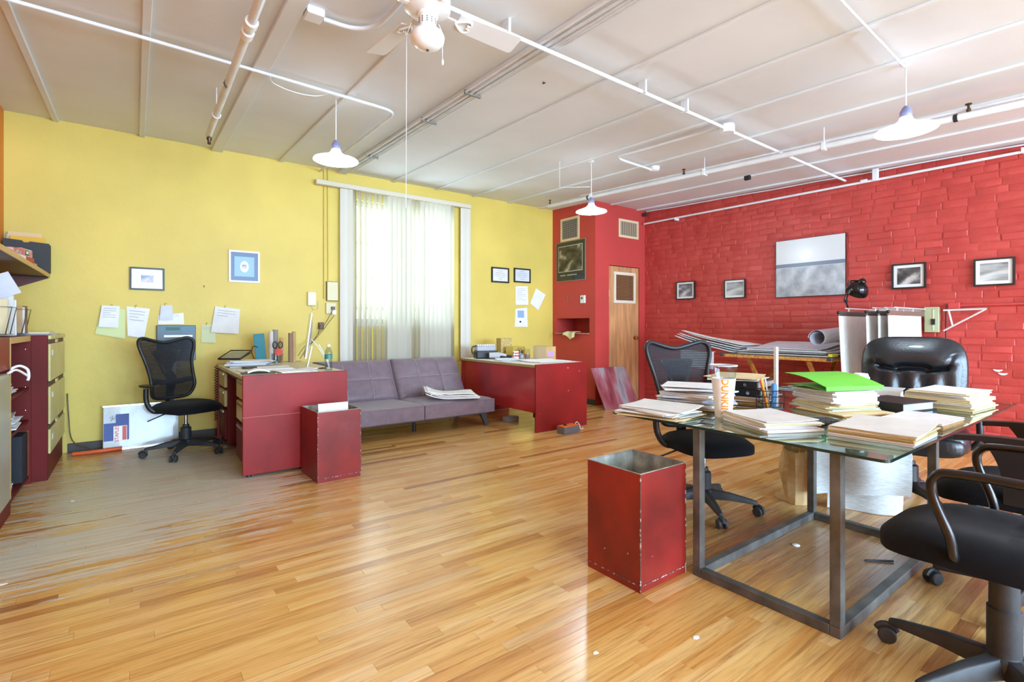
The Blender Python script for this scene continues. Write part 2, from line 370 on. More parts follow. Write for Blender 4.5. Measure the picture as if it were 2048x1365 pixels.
# wall behind the camera with three street windows
m = MB(); xs = [XL-.2, -.35, 1.45, 1.85, 3.65, 4.05, 5.85, XR+.3]
for i in range(0, 7, 2): m.box(xs[i], xs[i+1], YF-.2, YF, 0, 3.0)
for i in range(1, 7, 2): m.box(xs[i], xs[i+1], YF-.2, YF, 0, .7); m.box(xs[i], xs[i+1], YF-.2, YF, 2.5, 3.0)
struct(m.build('wall_front', P('white_wall_paint', (225, 222, 214), .6)))
for i in range(1, 7, 2):
    a, b = xs[i], xs[i+1]; m = MB()
    m.box(a, b, YF-.14, YF-.08, .7, .76).box(a, b, YF-.14, YF-.08, 2.44, 2.5).box(a, a+.06, YF-.14, YF-.08, .76, 2.44).box(b-.06, b, YF-.14, YF-.08, .76, 2.44).box(a+.06, b-.06, YF-.14, YF-.08, 1.68, 1.74)
    struct(m.build('window_%d' % (2+i//2), WPIPE))
# ceiling (falls gently towards the camera) with battens
m = MB(); x0, x1, y0, y1 = XL-.2, XR+.3, YF-.2, YB+.02
m.add([(x0, y0, CZ(y0)), (x1, y0, CZ(y0)), (x1, y1, CZ(y1)), (x0, y1, CZ(y1)), (x0, y0, CZ(y0)+.15), (x1, y0, CZ(y0)+.15), (x1, y1, CZ(y1)+.15), (x0, y1, CZ(y1)+.15)],
      [(0, 3, 2, 1), (4, 5, 6, 7), (0, 1, 5, 4), (1, 2, 6, 5), (2, 3, 7, 6), (3, 0, 4, 7)])
ce = struct(m.build('ceiling', CEIL))
for i, x in enumerate((-.58, .055, .70, 1.33, 2.02, 2.69, 3.32, 3.92, 4.55, 5.16, 5.80, 6.40)):
    wd = .10 if i in (2, 4) else .046; hh = .03 if i in (2, 4) else .02; ye = CY if x > CX else YB
    m = MB(); z = -hh
    m.add([(x-wd/2, YF, CZ(YF)), (x+wd/2, YF, CZ(YF)), (x+wd/2, YF, CZ(YF)+z), (x-wd/2, YF, CZ(YF)+z), (x-wd/2, ye, CZ(ye)), (x+wd/2, ye, CZ(ye)), (x+wd/2, ye, CZ(ye)+z), (x-wd/2, ye, CZ(ye)+z)],
          [(0, 1, 2, 3), (4, 7, 6, 5), (0, 4, 5, 1), (1, 5, 6, 2), (2, 6, 7, 3), (3, 7, 4, 0)])
    m.build('batten', CEIL, ce, bev=.004)
# red brick wall
wr = struct(MB().box(XR, XR+.3, YF, YB+.3, 0, 3.2).build('wall_right', BRK))
bricks = []; z = .0; k = 0; ph = .0755
while z < CZ(CY):
    y = YF-(.105 if k % 2 else 0)-random.uniform(0, .05); hh = ph+random.uniform(-.004, .004)
    while y < CY:
        bl = .212+random.uniform(-.02, .02) if random.random() > .12 else .11
        a, b = max(y, YF), min(y+bl-random.choice((.004, .004, .006, .009)), CY); zt = min(z+hh-random.choice((.005, .006, .006, .008, .012)), CZ((a+b)/2)-.004)
        if b-a > .02 and zt-z > .02: bricks.append((a, b, z+random.uniform(0, .003), zt))
        y += bl
    z += hh; k += 1
def bscore(b):
    cy, cz = (b[0]+b[1])/2, (b[2]+b[3])/2; f = XR*SN+cy*CS; s = XR*CS-cy*SN
    if f < .5: return 0
    u = 1024+F*s/f; v = HV-(cz-H)*F/f
    if not (1285 < u < 2060): return 0
    if v > 850 or (u > 1660 and v > 770) or (v > 735 and u < 1960): return .0001
    return (b[1]-b[0])*(b[3]-b[2])/f**3
bricks.sort(key=bscore, reverse=True)
def brick_mb(b, m):
    j = lambda s: random.uniform(-s, s); y0, y1, z0, z1 = b; d = random.uniform(.003, .006) if random.random() > .1 else random.uniform(.007, .011); e = .0065
    X = XR+.001
    vs = [(X, y0, z0), (X, y1, z0), (X, y1, z1), (X, y0, z1)]
    md = [(XR-d*.6, y+j(.0025), zz+j(.0022)) for y, zz in ((y0+.001, z0+.001), (y1-.001, z0+.001), (y1-.001, z1-.001), (y0+.001, z1-.001))]
    fr = [(XR-d+j(.0006), y+j(.0045), zz+j(.003)) for y, zz in ((y0+e, z0+e), (y1-e, z0+e), (y1-e, z1-e), (y0+e, z1-e))]
    fs = [(8, 9, 10, 11)]+[(i, (i+1) % 4, 4+(i+1) % 4, 4+i) for i in range(4)]+[(4+i, 4+(i+1) % 4, 8+(i+1) % 4, 8+i) for i in range(4)]
    m.add(vs+md+fr, fs)
def smooth_build(m, name, mat, parent):
    o = m.build(name, mat, parent, smooth=25); return o
for b in bricks[:300]:
    m = MB(); brick_mb(b, m); smooth_build(m, 'brick', BRK, wr)
m = MB()
for b in bricks[300:]: brick_mb(b, m)
smooth_build(m, 'brickwork', BRK, wr)['kind'] = 'stuff'
# baseboards
BB = P('dark_vinyl_baseboard', (64, 60, 56), .5)
struct(MB().box(-.5, CX, YB-.012, YB, 0, .085).build('baseboard_back', BB, bev=.003))
struct(MB().box(CX-.012, CX, CY, YB-.012, 0, .085).build('baseboard_closet', BB, bev=.003))
# closet: left face with niche, front face with door
n0, n1 = WX(1112, 672, CX), WX(1179, 637, CX); ny0, ny1 = n1.y, min(n0.y, YB-.03); nz0, nz1 = WX(1145, 668, CX).z, WX(1145, 637, CX).z
m = MB()
for b in ((CX, CX+.08, CY, ny0, 0, 3.1), (CX, CX+.08, ny1, YB, 0, 3.1), (CX, CX+.08, ny0, ny1, 0, nz0), (CX, CX+.08, ny0, ny1, nz1, 3.1)): m.box(*b)
m.box(CX+.08, CX+.40, ny0-.02, ny0, nz0-.02, nz1+.02).box(CX+.08, CX+.40, ny1, ny1+.02, nz0-.02, nz1+.02).box(CX+.08, CX+.40, ny0, ny1, nz0-.02, nz0).box(CX+.08, CX+.40, ny0, ny1, nz1, nz1+.02).box(CX+.40, CX+.42, ny0-.02, ny1+.02, nz0-.02, nz1+.02)
struct(m.build('wall_closet_left', REDP))
d0, d1 = WY(1218, 527, CY), WY(1279, 535, CY); dx0, dx1, dz = d0.x, d1.x, 2.10
m = MB()
for b in ((CX+.08, dx0, CY, CY+.08, 0, 3.1), (dx1, XR, CY, CY+.08, 0, 3.1), (dx0, dx1, CY, CY+.08, dz, 3.1)): m.box(*b)
struct(m.build('wall_closet_front', REDP))
# closet door
dr = thing('door_1', 'flush birch closet door with brown louvre vent', 'door', (dx0, CY, 0)); del dr['label'], dr['category']; struct(dr)
dw = dx1-dx0
MB().box(.006, dw-.006, .015, .055, .01, dz-.008).build('door_leaf', BIRCH, dr, bev=.002)
l0, l1 = WY(1228, 545, CY), WY(1271, 608, CY); lx0, lx1, lz0, lz1 = l0.x-dx0, l1.x-dx0, l1.z, WY(1228, 543, CY).z
lv = MB(); fw = .045
lv.box(lx0, lx1, -.006, .02, lz0, lz0+fw).box(lx0, lx1, -.006, .02, lz1-fw, lz1).box(lx0, lx0+fw, -.006, .02, lz0+fw, lz1-fw).box(lx1-fw, lx1, -.006, .02, lz0+fw, lz1-fw)
vent = lv.build('louvre_frame', P('cream_vent_frame', (228, 214, 190), .5), dr, bev=.003)
LB = P('brown_louvre', (124, 84, 56), .5)
n = 22
for i in range(n):
    zz = lz0+fw+(lz1-lz0-2*fw)*(i+.5)/n
    MB().add([(lx0+fw, .0, zz-.006), (lx1-fw, .0, zz-.006), (lx1-fw, .014, zz+.006), (lx0+fw, .014, zz+.006), (lx0+fw, .003, zz-.009), (lx1-fw, .003, zz-.009), (lx1-fw, .016, zz+.003), (lx0+fw, .016, zz+.003)],
             [(0, 1, 2, 3), (7, 6, 5, 4), (0, 4, 5, 1), (2, 6, 7, 3), (1, 5, 6, 2), (0, 3, 7, 4)]).build('louvre_slat', LB, vent)
kp = WY(1272, 676, CY)
BRASS = P('brass', (196, 150, 84), .25, .9)
MB().lathe([(.03, 0), (.03, .006), (.012, .01), (.011, .03), (.026, .04), (.03, .055), (.022, .066), (.0, .068)], 16, T(kp.x-dx0-.02, .015, kp.z) @ Matrix.Rotation(math.pi/2, 4, 'X')).build('door_knob', BRASS, dr, smooth=40)
MB().box(-.012, .012, .003, .015, 1.62, 1.72).build('hinge', P('cream_paint', (224, 208, 160), .5), dr)
# ---------------------------------------------------------------- window behind the blinds
wn = bpy.data.objects.new('window_1', None); COL.objects.link(wn); struct(wn)
FR = P('window_frame_paint', (205, 203, 196), .5); ya, yb = YB+.10, YB+.15
m = MB()
for b in ((wx0, wx1, ya, yb, wz0, wz0+.06), (wx0, wx1, ya, yb, wz1-.06, wz1), (wx0, wx0+.06, ya, yb, wz0+.06, wz1-.06), (wx1-.06, wx1, ya, yb, wz0+.06, wz1-.06), (2.74, 2.88, ya, yb, wz0+.06, wz1-.06)): m.box(*b)
m.build('window_frame', FR, wn, bev=.004)
for zz in (1.40, 1.79, 2.23):
    for a, b in ((wx0+.06, 2.74), (2.88, wx1-.06)): MB().box(a, b, ya+.005, yb-.005, zz-.022, zz+.022).build('glazing_bar', FR, wn)
zs = [wz0+.06, 1.378, 1.422, 1.768, 1.812, 2.208, 2.252, wz1-.06]
for a, b in ((wx0+.06, 2.74), (2.88, wx1-.06)):
    for i in range(0, 8, 2): MB().box(a, b, YB+.12, YB+.126, zs[i], zs[i+1]).build('pane', GLASS, wn)
MB().box(wx0-.02, wx1+.02, YB-.012, YB+.1, wz0-.03, wz0).build('window_sill', FR, wn, bev=.004)
# vertical blind
hz = 2.87
bl = thing('vertical_blind', 'off-white vertical slat blind hanging over the window above the futon', 'blind', (0, YB, hz))
MB().box(1.70, 3.83, -.10, -.03, -.028, .028).build('headrail', P('blind_rail', (214, 206, 184), .4), bl, bev=.004)
[MB().box(q, q+.05, -.03, 0, -.02, .02).build('rail_bracket', P('blind_rail', (1, 1, 1)), bl) for q in (1.73, 3.74)]
xsl = [2.03+i*.0655 for i in range(24)]
for i, x in enumerate(xsl+[3.72, 3.79]):
    ang = 79 if 0 < i < 24 else 8
    if i in (9, 10, 11, 12, 13, 16, 17, 18, 19, 20, 21, 22): ang = 52
    if i == 1: ang = 30
    ang += random.uniform(-3, 3)
    A = math.radians(ang); m = MB(); Wd = .089; tw = random.uniform(-.05, .05)
    def f(a, b, x=x, A=A, tw=tw):
        s = (a-.5)*Wd; c = .006*(1-(2*a-1)**2); aa = A+tw*(1-b)
        return (x+s*math.cos(aa)+c*math.sin(aa), -.065+s*math.sin(aa)*-1-c*math.cos(aa), -.03-(1-b)*2.12)
    m.slab(f, 4, 6, lambda a, b: (0, .0012, 0)); m.build('slat', VINYL, bl, smooth=60)
# ================================================================ CEILING: pipes, conduits, lamps
def dropz(x, y, d): return Vector((x, y, CZ(y)-d))
def along(pts, d): return [dropz(x, y, d) for x, y in pts]
t = thing('sprinkler_pipe', 'thick white sprinkler pipe ending in a head near the yellow wall', 'pipe')
z1, z2 = 2.80, 2.755
MB().tube([(.50, 4.97, 2.79), (.50, 2.5, 2.80), (.50, -2.5, 2.64)], .023, 12).build('pipe_run', WPIPE, t, smooth=50)
[MB().tube([(.50, q, 2.797), (.50, q-.06, 2.797)], .034, 12).build('coupling', WHITE, t, smooth=50) for q in (3.16, 3.05)]
MB().tube([(.50, 4.45, 2.82), (.50, 4.45, CZ(4.45))], .004, 6).tube([(.5+.028*math.cos(a), 4.45, 2.79+.028*math.sin(a)) for a in [i*.52 for i in range(12)]], .004, 5, True).build('hanger', WPIPE, t)
MB().lathe([(.008, -.045), (.014, -.04), (.012, -.02), (.02, 0), (.02, .012), (.01, .02)], 10, T(.50, 4.93, 2.745)).build('sprinkler_head', P('dark_brass', (90, 74, 52), .4, .7), t, smooth=40)
MB().tube([(.487, 3.86, 2.82), (.476, 3.84, 2.79), (.49, 3.85, 2.765)], .006, 6).build('tape_band', BLK, t)
# conduit across, then back to the wall
tag(MB().tube([dropz(-.9, 3.78, .046)]+[dropz(x, 3.80+.05*x, .046) for x in (0, .7, 1.4)]+[Vector(p) for p in smooth_path([dropz(1.55, 3.88, .046), dropz(1.66, 3.90, .046), dropz(1.72, 3.98, .046), dropz(1.73, 4.2, .046)], 4)]+[dropz(1.76, 6.18, .046)], .012, 8).build('conduit', WPIPE, smooth=50),
    'white conduit crossing the ceiling and bending back toward the blind', 'conduit')
t = thing('fan_conduit', 'short bent white conduit from junction box to the ceiling fan', 'conduit')
MB().tube(smooth_path([dropz(.855, 2.93, .03), dropz(1.0, 2.92, .03), dropz(1.09, 2.85, .03), dropz(1.13, 2.7, .03), dropz(1.127, 2.28, .03)], 5), .013, 8).build('conduit_run', WPIPE, t, smooth=50)
MB().box(.755, .85, 2.88, 2.98, -.045, 0, T(0, 0, CZ(2.93))).build('junction_box', WPIPE, t, bev=.006)
# beam cables
t = thing('cable_bundle', 'bundle of white-painted cables running along the wide ceiling beam', 'cable')
for k, (dx, r, y0) in enumerate(((-.065, .009, 1.0), (.02, .007, .6), (.04, .006, .3), (.06, .006, 0.0), (-.02, .01, -.5))):
    pts = [dropz(2.02+dx+.004*math.sin(y*2.3+k), y, .034+r+.003*(1+math.sin(y*3+k))) for y in [y0+i*.45 for i in range(int((6.1-y0)/.45)+1)]]
    MB().tube(pts, r, 6).build('cable', WPIPE, t, smooth=60)
for y in (3.2, 3.9, 5.2): MB().box(1.95, 2.09, y-.008, y+.008, -.060, -.030, T(0, 0, CZ(y))).build('cable_clip', P('grey_clip', (120, 118, 112), .5), t)
# conduit from the fan to the red wall
t = thing('long_conduit', 'long white conduit from the ceiling fan to the brick wall with round box', 'conduit')
MB().tube([dropz(x, 2.32+.008*(x-1.2), .075) for x in (1.28, 2.2, 3.2, 3.96)], .013, 8).tube([dropz(4.08, 2.35, .075), dropz(6.55, 2.37, .075)], .013, 8).build('conduit_run', WPIPE, t, smooth=50)
MB().lathe([(.055, -.035), (.06, -.03), (.06, .03), (.055, .035)], 8, T(dropz(4.02, 2.34, .075))).build('round_box', WPIPE, t, smooth=30)
for x in (1.7, 2.9, 3.4): MB().box(x-.008, x+.008, 2.30, 2.36, -.092, 0, T(0, 0, CZ(2.33))).build('strap', WPIPE, t)
t = thing('detector_conduit', 'bent white conduit from round box to a small ceiling detector', 'conduit')
MB().tube([dropz(4.02, 2.42, .042)]+smooth_path([dropz(4.0, 3.3, .042), dropz(3.98, 3.48, .042), dropz(4.06, 3.56, .042), dropz(4.25, 3.58, .042)], 5)+[dropz(4.62, 3.6, .042)], .013, 8).build('conduit_run', WPIPE, t, smooth=50)
MB().lathe([(.045, -.05), (.058, -.04), (.06, -.01), (.06, 0)], 16, T(dropz(4.68, 3.6, 0))).build('detector', WHITE, t, smooth=40)
# sprinkler main
t = thing('sprinkler_main', 'long white sprinkler main with hangers running beside the brick wall', 'pipe')
pz = lambda y: 2.909+(2.672-2.909)/(5.52-.67)*(5.52-y)
MB().tube([(4.8, 5.55, pz(5.55)), (4.8, 2.5, pz(2.5)), (4.8, -2.5, pz(-2.5))], .026, 12).build('pipe_run', WPIPE, t, smooth=50)
MB().tube([(4.83, 2.0, pz(2)+.052), (4.83, -2.5, pz(-2.5)+.052)], .011, 8).tube([(4.83, 2.0, pz(2)+.052), (4.8, 4.9, pz(4.9)+.045)], .008, 8).build('parallel_conduit', WPIPE, t, smooth=50)
for y in (4.7, 3.05, 1.9):
    MB().tube([(4.8, y, pz(y)+.03), (4.8, y, CZ(y))], .004, 6).box(4.77, 4.83, y-.012, y+.012, -.032, .032, T(0, 0, pz(y))).build('hanger', WPIPE, t)
for y in (5.52, 3.3, .95):
    MB().lathe([(.014, .02), (.014, .045), (.008, .05), (.008, .075), (.02, .078), (.02, .084)], 10, T(4.8, y, pz(y))).build('sprinkler_head', P('dark_brass', (1, 1, 1)), t, smooth=40)
for y in (4.75, 1.02): MB().tube([(4.8, y-.012, pz(y)), (4.8, y+.012, pz(y))], .0285, 12).build('tape_band', BLK, t)
p = CE(1495, 355, .055); tag(MB().box(-.02, .02, -.035, .035, -.03, .02, T(p)).build('cable_stub', BLK, bev=.006), 'small black taped stub under the ceiling by the brick wall', 'stub')
p = CE(1086, 163, 0); tag(MB().prism([(0, 0), (.03, .005), (.022, .03)], -.003, 0.0, T(p)).build('ceiling_chip', BLK), 'small dark chip stuck on the white ceiling', 'chip')
# red-wall pipe
t = thing('wall_pipe', 'thin white pipe running along the top of the brick wall', 'pipe')
MB().tube([(6.50, 5.2, 2.80), (6.50, .9, 2.765), (6.50, -2.5, 2.66)], .014, 10).build('pipe_run', WPIPE, t, smooth=50)
q = WX(1751, 350, 6.5); MB().cb((6.5, q.y, 2.83), (.05, .05, .13)).build('bracket', WPIPE, t, bev=.004)
q = WX(1728, 366, 6.5); MB().tube([(6.5, q.y-.03, 2.785), (6.5, q.y+.03, 2.786)], .021, 10).build('coupling', WPIPE, t, smooth=40)
[MB().box(6.48, 6.57, q, q+.02, 2.76, 2.80).build('pipe_clip', WPIPE, t) for q in (4.6, .9)]
m = MB(); pts = [dropz(6.56, 5.2-i*.5, .02+random.uniform(-.006, .006)) for i in range(15)]
tag(m.tube(pts, .009, 6).build('cornice_cable', WPIPE, smooth=60), 'white cable tucked where the ceiling meets the brick wall', 'cable')
# pendants
BULBM = P('lit_bulb', (255, 252, 245), .3, emit=14)
def shade_mat():
    m, nt, b, N, L = nodes('opal_white_shade'); b.inputs['Base Color'].default_value = lin((242, 242, 240)); b.inputs['Roughness'].default_value = .25
    t = N('ShaderNodeBsdfTranslucent'); t.inputs[0].default_value = lin((240, 240, 240)); x = N('ShaderNodeMixShader'); x.inputs[0].default_value = .3
    L(b.outputs[0], x.inputs[1]); L(t.outputs[0], x.inputs[2]); L(x.outputs[0], nt.nodes['Material Output'].inputs[0]); return m
SHADE = shade_mat(); CAPM = P('grey_blue_socket', (120, 120, 150), .4)
def pendant(x, y, zr, label, e):
    t = thing('pendant_lamp', label, 'lamp', (x, y, zr), group='white disc pendant lamps')
    out = [(.168, 0), (.166, .006), (.12, .022), (.07, .042), (.042, .065), (.032, .09)]
    MB().lathe(out, 32, cap=False).build('lamp_shade', SHADE, t, smooth=60)
    MB().lathe([(.030, .085), (.034, .09), (.034, .12), (.022, .145), (.01, .16)], 16).build('socket', CAPM, t, smooth=40)
    MB().tube([(0, 0, .15), (0, 0, CZ(y)-zr)], .004, 6).build('cord', WPIPE, t)
    MB().lathe([(.03, 0), (.028, -.02), (.008, -.025)], 12, T(0, 0, CZ(y)-zr)).build('ceiling_cap', WPIPE, t, smooth=40)
    MB().ball((0, 0, .015), (.03, .03, .034), 16, 10).build('bulb', BULBM, t, smooth=80)
    l = bpy.data.lights.new('pendant_light', 'POINT'); l.energy = e; l.shadow_soft_size = .05; l.color = (.66, .84, 1)
    lo = bpy.data.objects.new('pendant_light', l); COL.objects.link(lo); lo.parent = t; lo.location = (0, 0, -.045)
    return t
pendant(1.2525, 3.968, 2.457, 'white disc pendant lamp on a cord before the yellow wall', 18)
pendant(3.987, 3.90, 2.418, 'white disc pendant lamp hanging before the red closet vents', 34)
pendant(3.979, 1.093, 2.429, 'white disc pendant lamp hanging over the glass table', 13)
tag(MB().tube([dropz(3.94, 1.09, .04), dropz(2.9, 1.06, .04), dropz(2.15, 1.045, .04)], .006, 6).build('lamp_cable', WPIPE, smooth=50), 'thin white cable clipped to the ceiling leading to the pendant over the glass table', 'cable')
tag(MB().tube(smooth_path([dropz(.78, 3.95, .0), dropz(.80, 3.955, .05), dropz(.95, 3.97, .07), dropz(1.1, 3.96, .06), dropz(1.20, 3.95, .012)], 4), .004, 6).build('slack_wire', WPIPE, smooth=50), 'slack white wire strung from pipe to the pendant before the yellow wall', 'cable')
tag(MB().tube([(3.75, 4.15, CZ(4.15)), (3.75, 4.15, 2.70), (3.99, 3.92, 2.695)], .003, 5).build('support_wire', WPIPE), 'thin bent support wire beside the pendant near the closet', 'wire')
# ceiling fan
fx, fy = 1.127, 2.19
t = thing('ceiling_fan', 'white four-blade ceiling fan with frosted globe light and pull chain', 'fan', (fx, fy, 2.69))
FANW = P('fan_white', (236, 235, 231), .35)
MB().lathe([(.06, CZ(fy)-2.69), (.055, .17), (.02, .15), (.02, .10), (.09, .09), (.11, .06), (.11, .0), (.085, -.015), (.05, -.02)], 28).build('motor_housing', FANW, t, smooth=35)
nk = MB().lathe([(.05, -.02), (.05, -.035), (.043, -.04), (.043, -.088), (.047, -.09), (.047, -.1)], 24).build('light_kit', FANW, t, smooth=35)
for k in range(24):
    a = k*math.pi/12
    for zz in (-.052, -.062, -.072): MB().cb((.043, 0, zz), (.003, .004, .006), RZ(k*15)).build('vent_slot', P('dark_slot', (60, 58, 56), .6), nk) if k % 2 == 0 and 150 < k*15 < 350 else None
MB().lathe([(.047, -.10), (.074, -.112), (.082, -.13), (.078, -.155), (.055, -.178), (.03, -.188), (.0, -.190)], 28, cap=False).build('globe', P('frosted_globe', (240, 240, 238), .25), t, smooth=60)
MB().lathe([(.006, -.19), (.006, -.196), (.0, -.197)], 10).build('globe_finial', P('dark_slot', (1, 1, 1)), t)
for k, a in enumerate((-1, 96, 181, 272)):
    M = RZ(a) @ Matrix.Rotation(math.radians(-13), 4, 'X')
    poly = rpoly([(.16, -.05), (.51, -.062), (.525, -.05), (.525, .05), (.51, .062), (.16, .05)], [.01, .03, .03, .03, .03, .01])
    b = MB().prism(poly, -.004, .004, M).build('blade', P('fan_blade', (222, 221, 217), .45), t, bev=.001)
    m = MB().bar(M @ Vector((.08, 0, .0)), M @ Vector((.17, 0, -.006)), .022, .008)
    for s in (-1, 1):
        m.tube([M @ p for p in smooth_path([Vector((.15, 0, -.01)), Vector((.19, s*.03, -.012)), Vector((.22, s*.035, -.01)), Vector((.235, s*.015, -.01)), Vector((.215, s*.006, -.01))], 4)], .0055, 6)
    m.build('blade_bracket', FANW, b, smooth=50)
MB().tube([(.05, -.02, -.06), (.063, -.03, -.10), (.065, -.03, -.225)], .0015, 5).lathe([(.002, .012), (.006, 0), (.006, -.012), (.003, -.018)], 10, T(.065, -.03, -.238)).build('pull_chain', WHITE, t, smooth=50)
MB().tube([(-.062, .05, -.06), (-.08, .062, -.12), (-.082, .064, -.95)], .0013, 5).build('pull_cord', WHITE, t)
# ================================================================ FURNITURE
# ---- paper helpers
def sheet_mb(w, d, th, curl=0, cz=0, M=None, n=6, wav=0.0, seed=0):
    rs = random.Random(seed); px, py = rs.uniform(0, 6), rs.uniform(0, 6)
    def f(a, b):
        x, y = (a-.5)*w, (b-.5)*d
        z = curl*max(0, a-.55)**2*4+cz*max(0, .45-b)**2*4+wav*(math.sin(a*5+px)*math.cos(b*4+py)+1)
        return (x, y, z+th)
    return MB().slab(f, n, n, th) if M is None else MB().slab(f, n, n, th, M)
def stack(name, label, cat, x, y, z, rz, layers, group=None, jx=.012, jr=3, seed=1, flat=False):
    """layers: list of (w, d, th, mat, part name)"""
    rs = random.Random(seed); t = thing(name, label, cat, (x, y, z), rz, group); zz = 0
    for i, (w_, d_, th, mt, nm) in enumerate(layers):
        top = i == len(layers)-1 and not flat
        if th > .0035 and not top or th > .008:
            o = MB().cb((0, 0, th/2), (w_, d_, th)).build(nm, mt, t, bev=min(.002, th*.3))
        else:
            o = sheet_mb(w_, d_, th, rs.uniform(0, .02) if top else 0, 0, wav=.0015 if top else 0, seed=seed+i).build(nm, mt, t, smooth=50)
        o.location = (rs.uniform(-jx, jx), rs.uniform(-jx, jx), zz); o.rotation_euler = (0, 0, math.radians(rs.uniform(-jr, jr)))
        zz += th+.0004
    return t, z+zz
def text_mesh(txt, size, M, name, mat, parent, warp=None, off=0.0, ext=.0004):
    cu = bpy.data.curves.new('tmp', 'FONT'); cu.body = txt; cu.size = size; cu.align_x = 'CENTER'; cu.align_y = 'CENTER'; cu.offset = off; cu.extrude = ext; cu.resolution_u = 3
    o = bpy.data.objects.new('tmp', cu); COL.objects.link(o); dg = bpy.context.evaluated_depsgraph_get(); me = bpy.data.meshes.new_from_object(o.evaluated_get(dg))
    bpy.data.objects.remove(o, do_unlink=True); me.name = name
    if warp:
        b = bmesh.new(); b.from_mesh(me); bmesh.ops.triangulate(b, faces=b.faces)
        for _ in range(3): bmesh.ops.subdivide_edges(b, edges=[e for e in b.edges if e.calc_length() > .006], cuts=1, use_grid_fill=True); bmesh.ops.triangulate(b, faces=[f for f in b.faces if len(f.verts) > 3])
        b.to_mesh(me); b.free()
    for v in me.vertices: v.co = (warp(v.co) if warp else v.co)
    me.transform(M); me.materials.clear(); return link(name, me, mat, parent)
# ---- lateral file by the yellow wall
t = thing('lateral_file', 'maroon three-drawer lateral file with beige drawer fronts in the corner', 'filing cabinet', (-.72, 5.66, 0))
MB().box(-.18, .19, -.48, .48, 0, 1.10).build('body', MAROON, t, bev=.004)
for z0, z1 in ((.20, .385), (.425, .71), (.75, 1.035)):
    d = MB().box(.19, .205, -.475, .475, z0, z1).build('drawer', BEIGE, t, bev=.003)
    m = MB().box(.19, .196, -.475, .475, z1+.002, z1+.033).build('finger_slot', P('slot_brown', (84, 44, 34), .6), d)
    MB().box(.196, .203, -.10, .02, z1+.004, z1+.030).build('label_tab', BEIGE, d)
    MB().box(.205, .2075, -.38, -.30, z1-.09, z1-.05).build('label_holder', PAPER2, d)
MB().box(.19, .208, -.48, .48, 1.07, 1.10).build('top_rail', BEIGE, t, bev=.003)
# ---- open bookcase, its plinth and the near red unit
t = thing('bookcase', 'open maroon bookcase with tan top edge holding paper piles', 'bookcase', (-.76, 4.76, 0))
HW, Y0, Y1 = .14, -.40, .40
MB().box(-HW, HW, Y1-.02, Y1, 0, 1.10).build('side_panel', MAROON, t); MB().box(-HW, HW, Y0, Y0+.02, 0, 1.10).build('side_panel', MAROON, t)
MB().box(-HW, -HW+.012, Y0+.02, Y1-.02, .06, 1.06).build('back_panel', MAROON, t)
tp = MB().box(-HW, HW-.004, Y0+.02, Y1-.02, 1.06, 1.10).build('top_board', MAROON, t)
MB().box(HW-.004, HW, Y0+.02, Y1-.02, 1.06, 1.10).build('tan_edge', P('tan_edging', (206, 168, 104), .5), tp)
MB().box(HW, HW+.003, Y0, Y0+.02, .1, 1.10).build('tan_strip', P('tan_edging', (1, 1, 1)), t)
for z in (.07, .48, .72): MB().box(-HW+.012, HW-.01, Y0+.02, Y1-.02, z-.02, z).build('shelf', MAROON, t)
for z in (1.0, .72, .55): MB().lathe([(.006, 0), (.004, .004), (0, .005)], 8, T(HW-.03, Y1-.02, z) @ Matrix.Rotation(math.pi/2, 4, 'X')).build('shelf_pin', CHROME, t)
t = thing('storage_unit', 'glossy red storage unit with maroon plinth beside the open bookcase', 'cabinet', (-.76, 3.84, 0))
MB().box(-.14, .14, -.85, .515, .905, 1.10).build('upper_front', RED, t, bev=.003)
MB().box(-.14, .14, -.85, .515, 0, .09).build('plinth', MAROON, t, bev=.003)
MB().box(-.14, -.13, -.85, .515, .09, .905).build('back_panel', MAROON, t)
MB().prism(rpoly([(-.12, .092), (.15, .092), (.15, .885), (-.12, .885)], [.002, .03, .03, .002]), 3.10, 4.30, T(-.76, 0, 0) @ Matrix(((1, 0, 0, 0), (0, 0, 1, 0), (0, 1, 0, 0), (0, 0, 0, 1)))).build('metal_file_box', GREYM, smooth=40)
tag(bpy.data.objects['metal_file_box'], 'grey-beige metal file box with rounded corners standing on the maroon plinth', 'file box')
m = MB().tube([(-.605, 4.28, .887)]+smooth_path([(-.60, 4.29, .915), (-.57, 4.32, .925), (-.54, 4.35, .90), (-.535, 4.36, .855), (-.54, 4.36, .83)], 4), .008, 8)
m.tube(smooth_path([(-.605, 4.20, .89), (-.575, 4.25, .905), (-.54, 4.355, .86)], 4), .007, 8)
tag(m.build('plastic_handle', WHITE, smooth=50), 'white looped plastic handle above the grey metal file box', 'handle')
PW = lambda *a: [a]
def papers(n, w_, d_, th, mats=None):
    mats = mats or [PAPER, PAPER2, BLUEP]; return [(w_*random.uniform(.88, 1.06), d_*random.uniform(.9, 1.05), th*random.uniform(.6, 1.4), random.choice(mats), 'sheet') for _ in range(n)]
stack('shelf_papers', 'slumped white paper pile on the upper bookcase shelf', 'paper stack', -.75, 4.60, .72+.0008, 0, papers(9, .21, .28, .006), seed=3, jx=.015)
stack('shelf_papers', 'fanned white paper pile on the middle bookcase shelf', 'paper stack', -.75, 4.70, .48+.0008, 0, papers(12, .22, .32, .006), seed=4, jx=.02, jr=6)
stack('shelf_papers', 'low mixed pile of bluish papers on the bottom bookcase shelf', 'paper stack', -.76, 4.60, .07+.0008, 0, papers(5, .2, .25, .012, [PAPER, BLUEP, P('blue_folder', (70, 110, 170), .6)]), seed=5)
t = thing('binder', 'black upright binder with a tan edge on the bottom bookcase shelf', 'binder', (-.72, 5.0, .071))
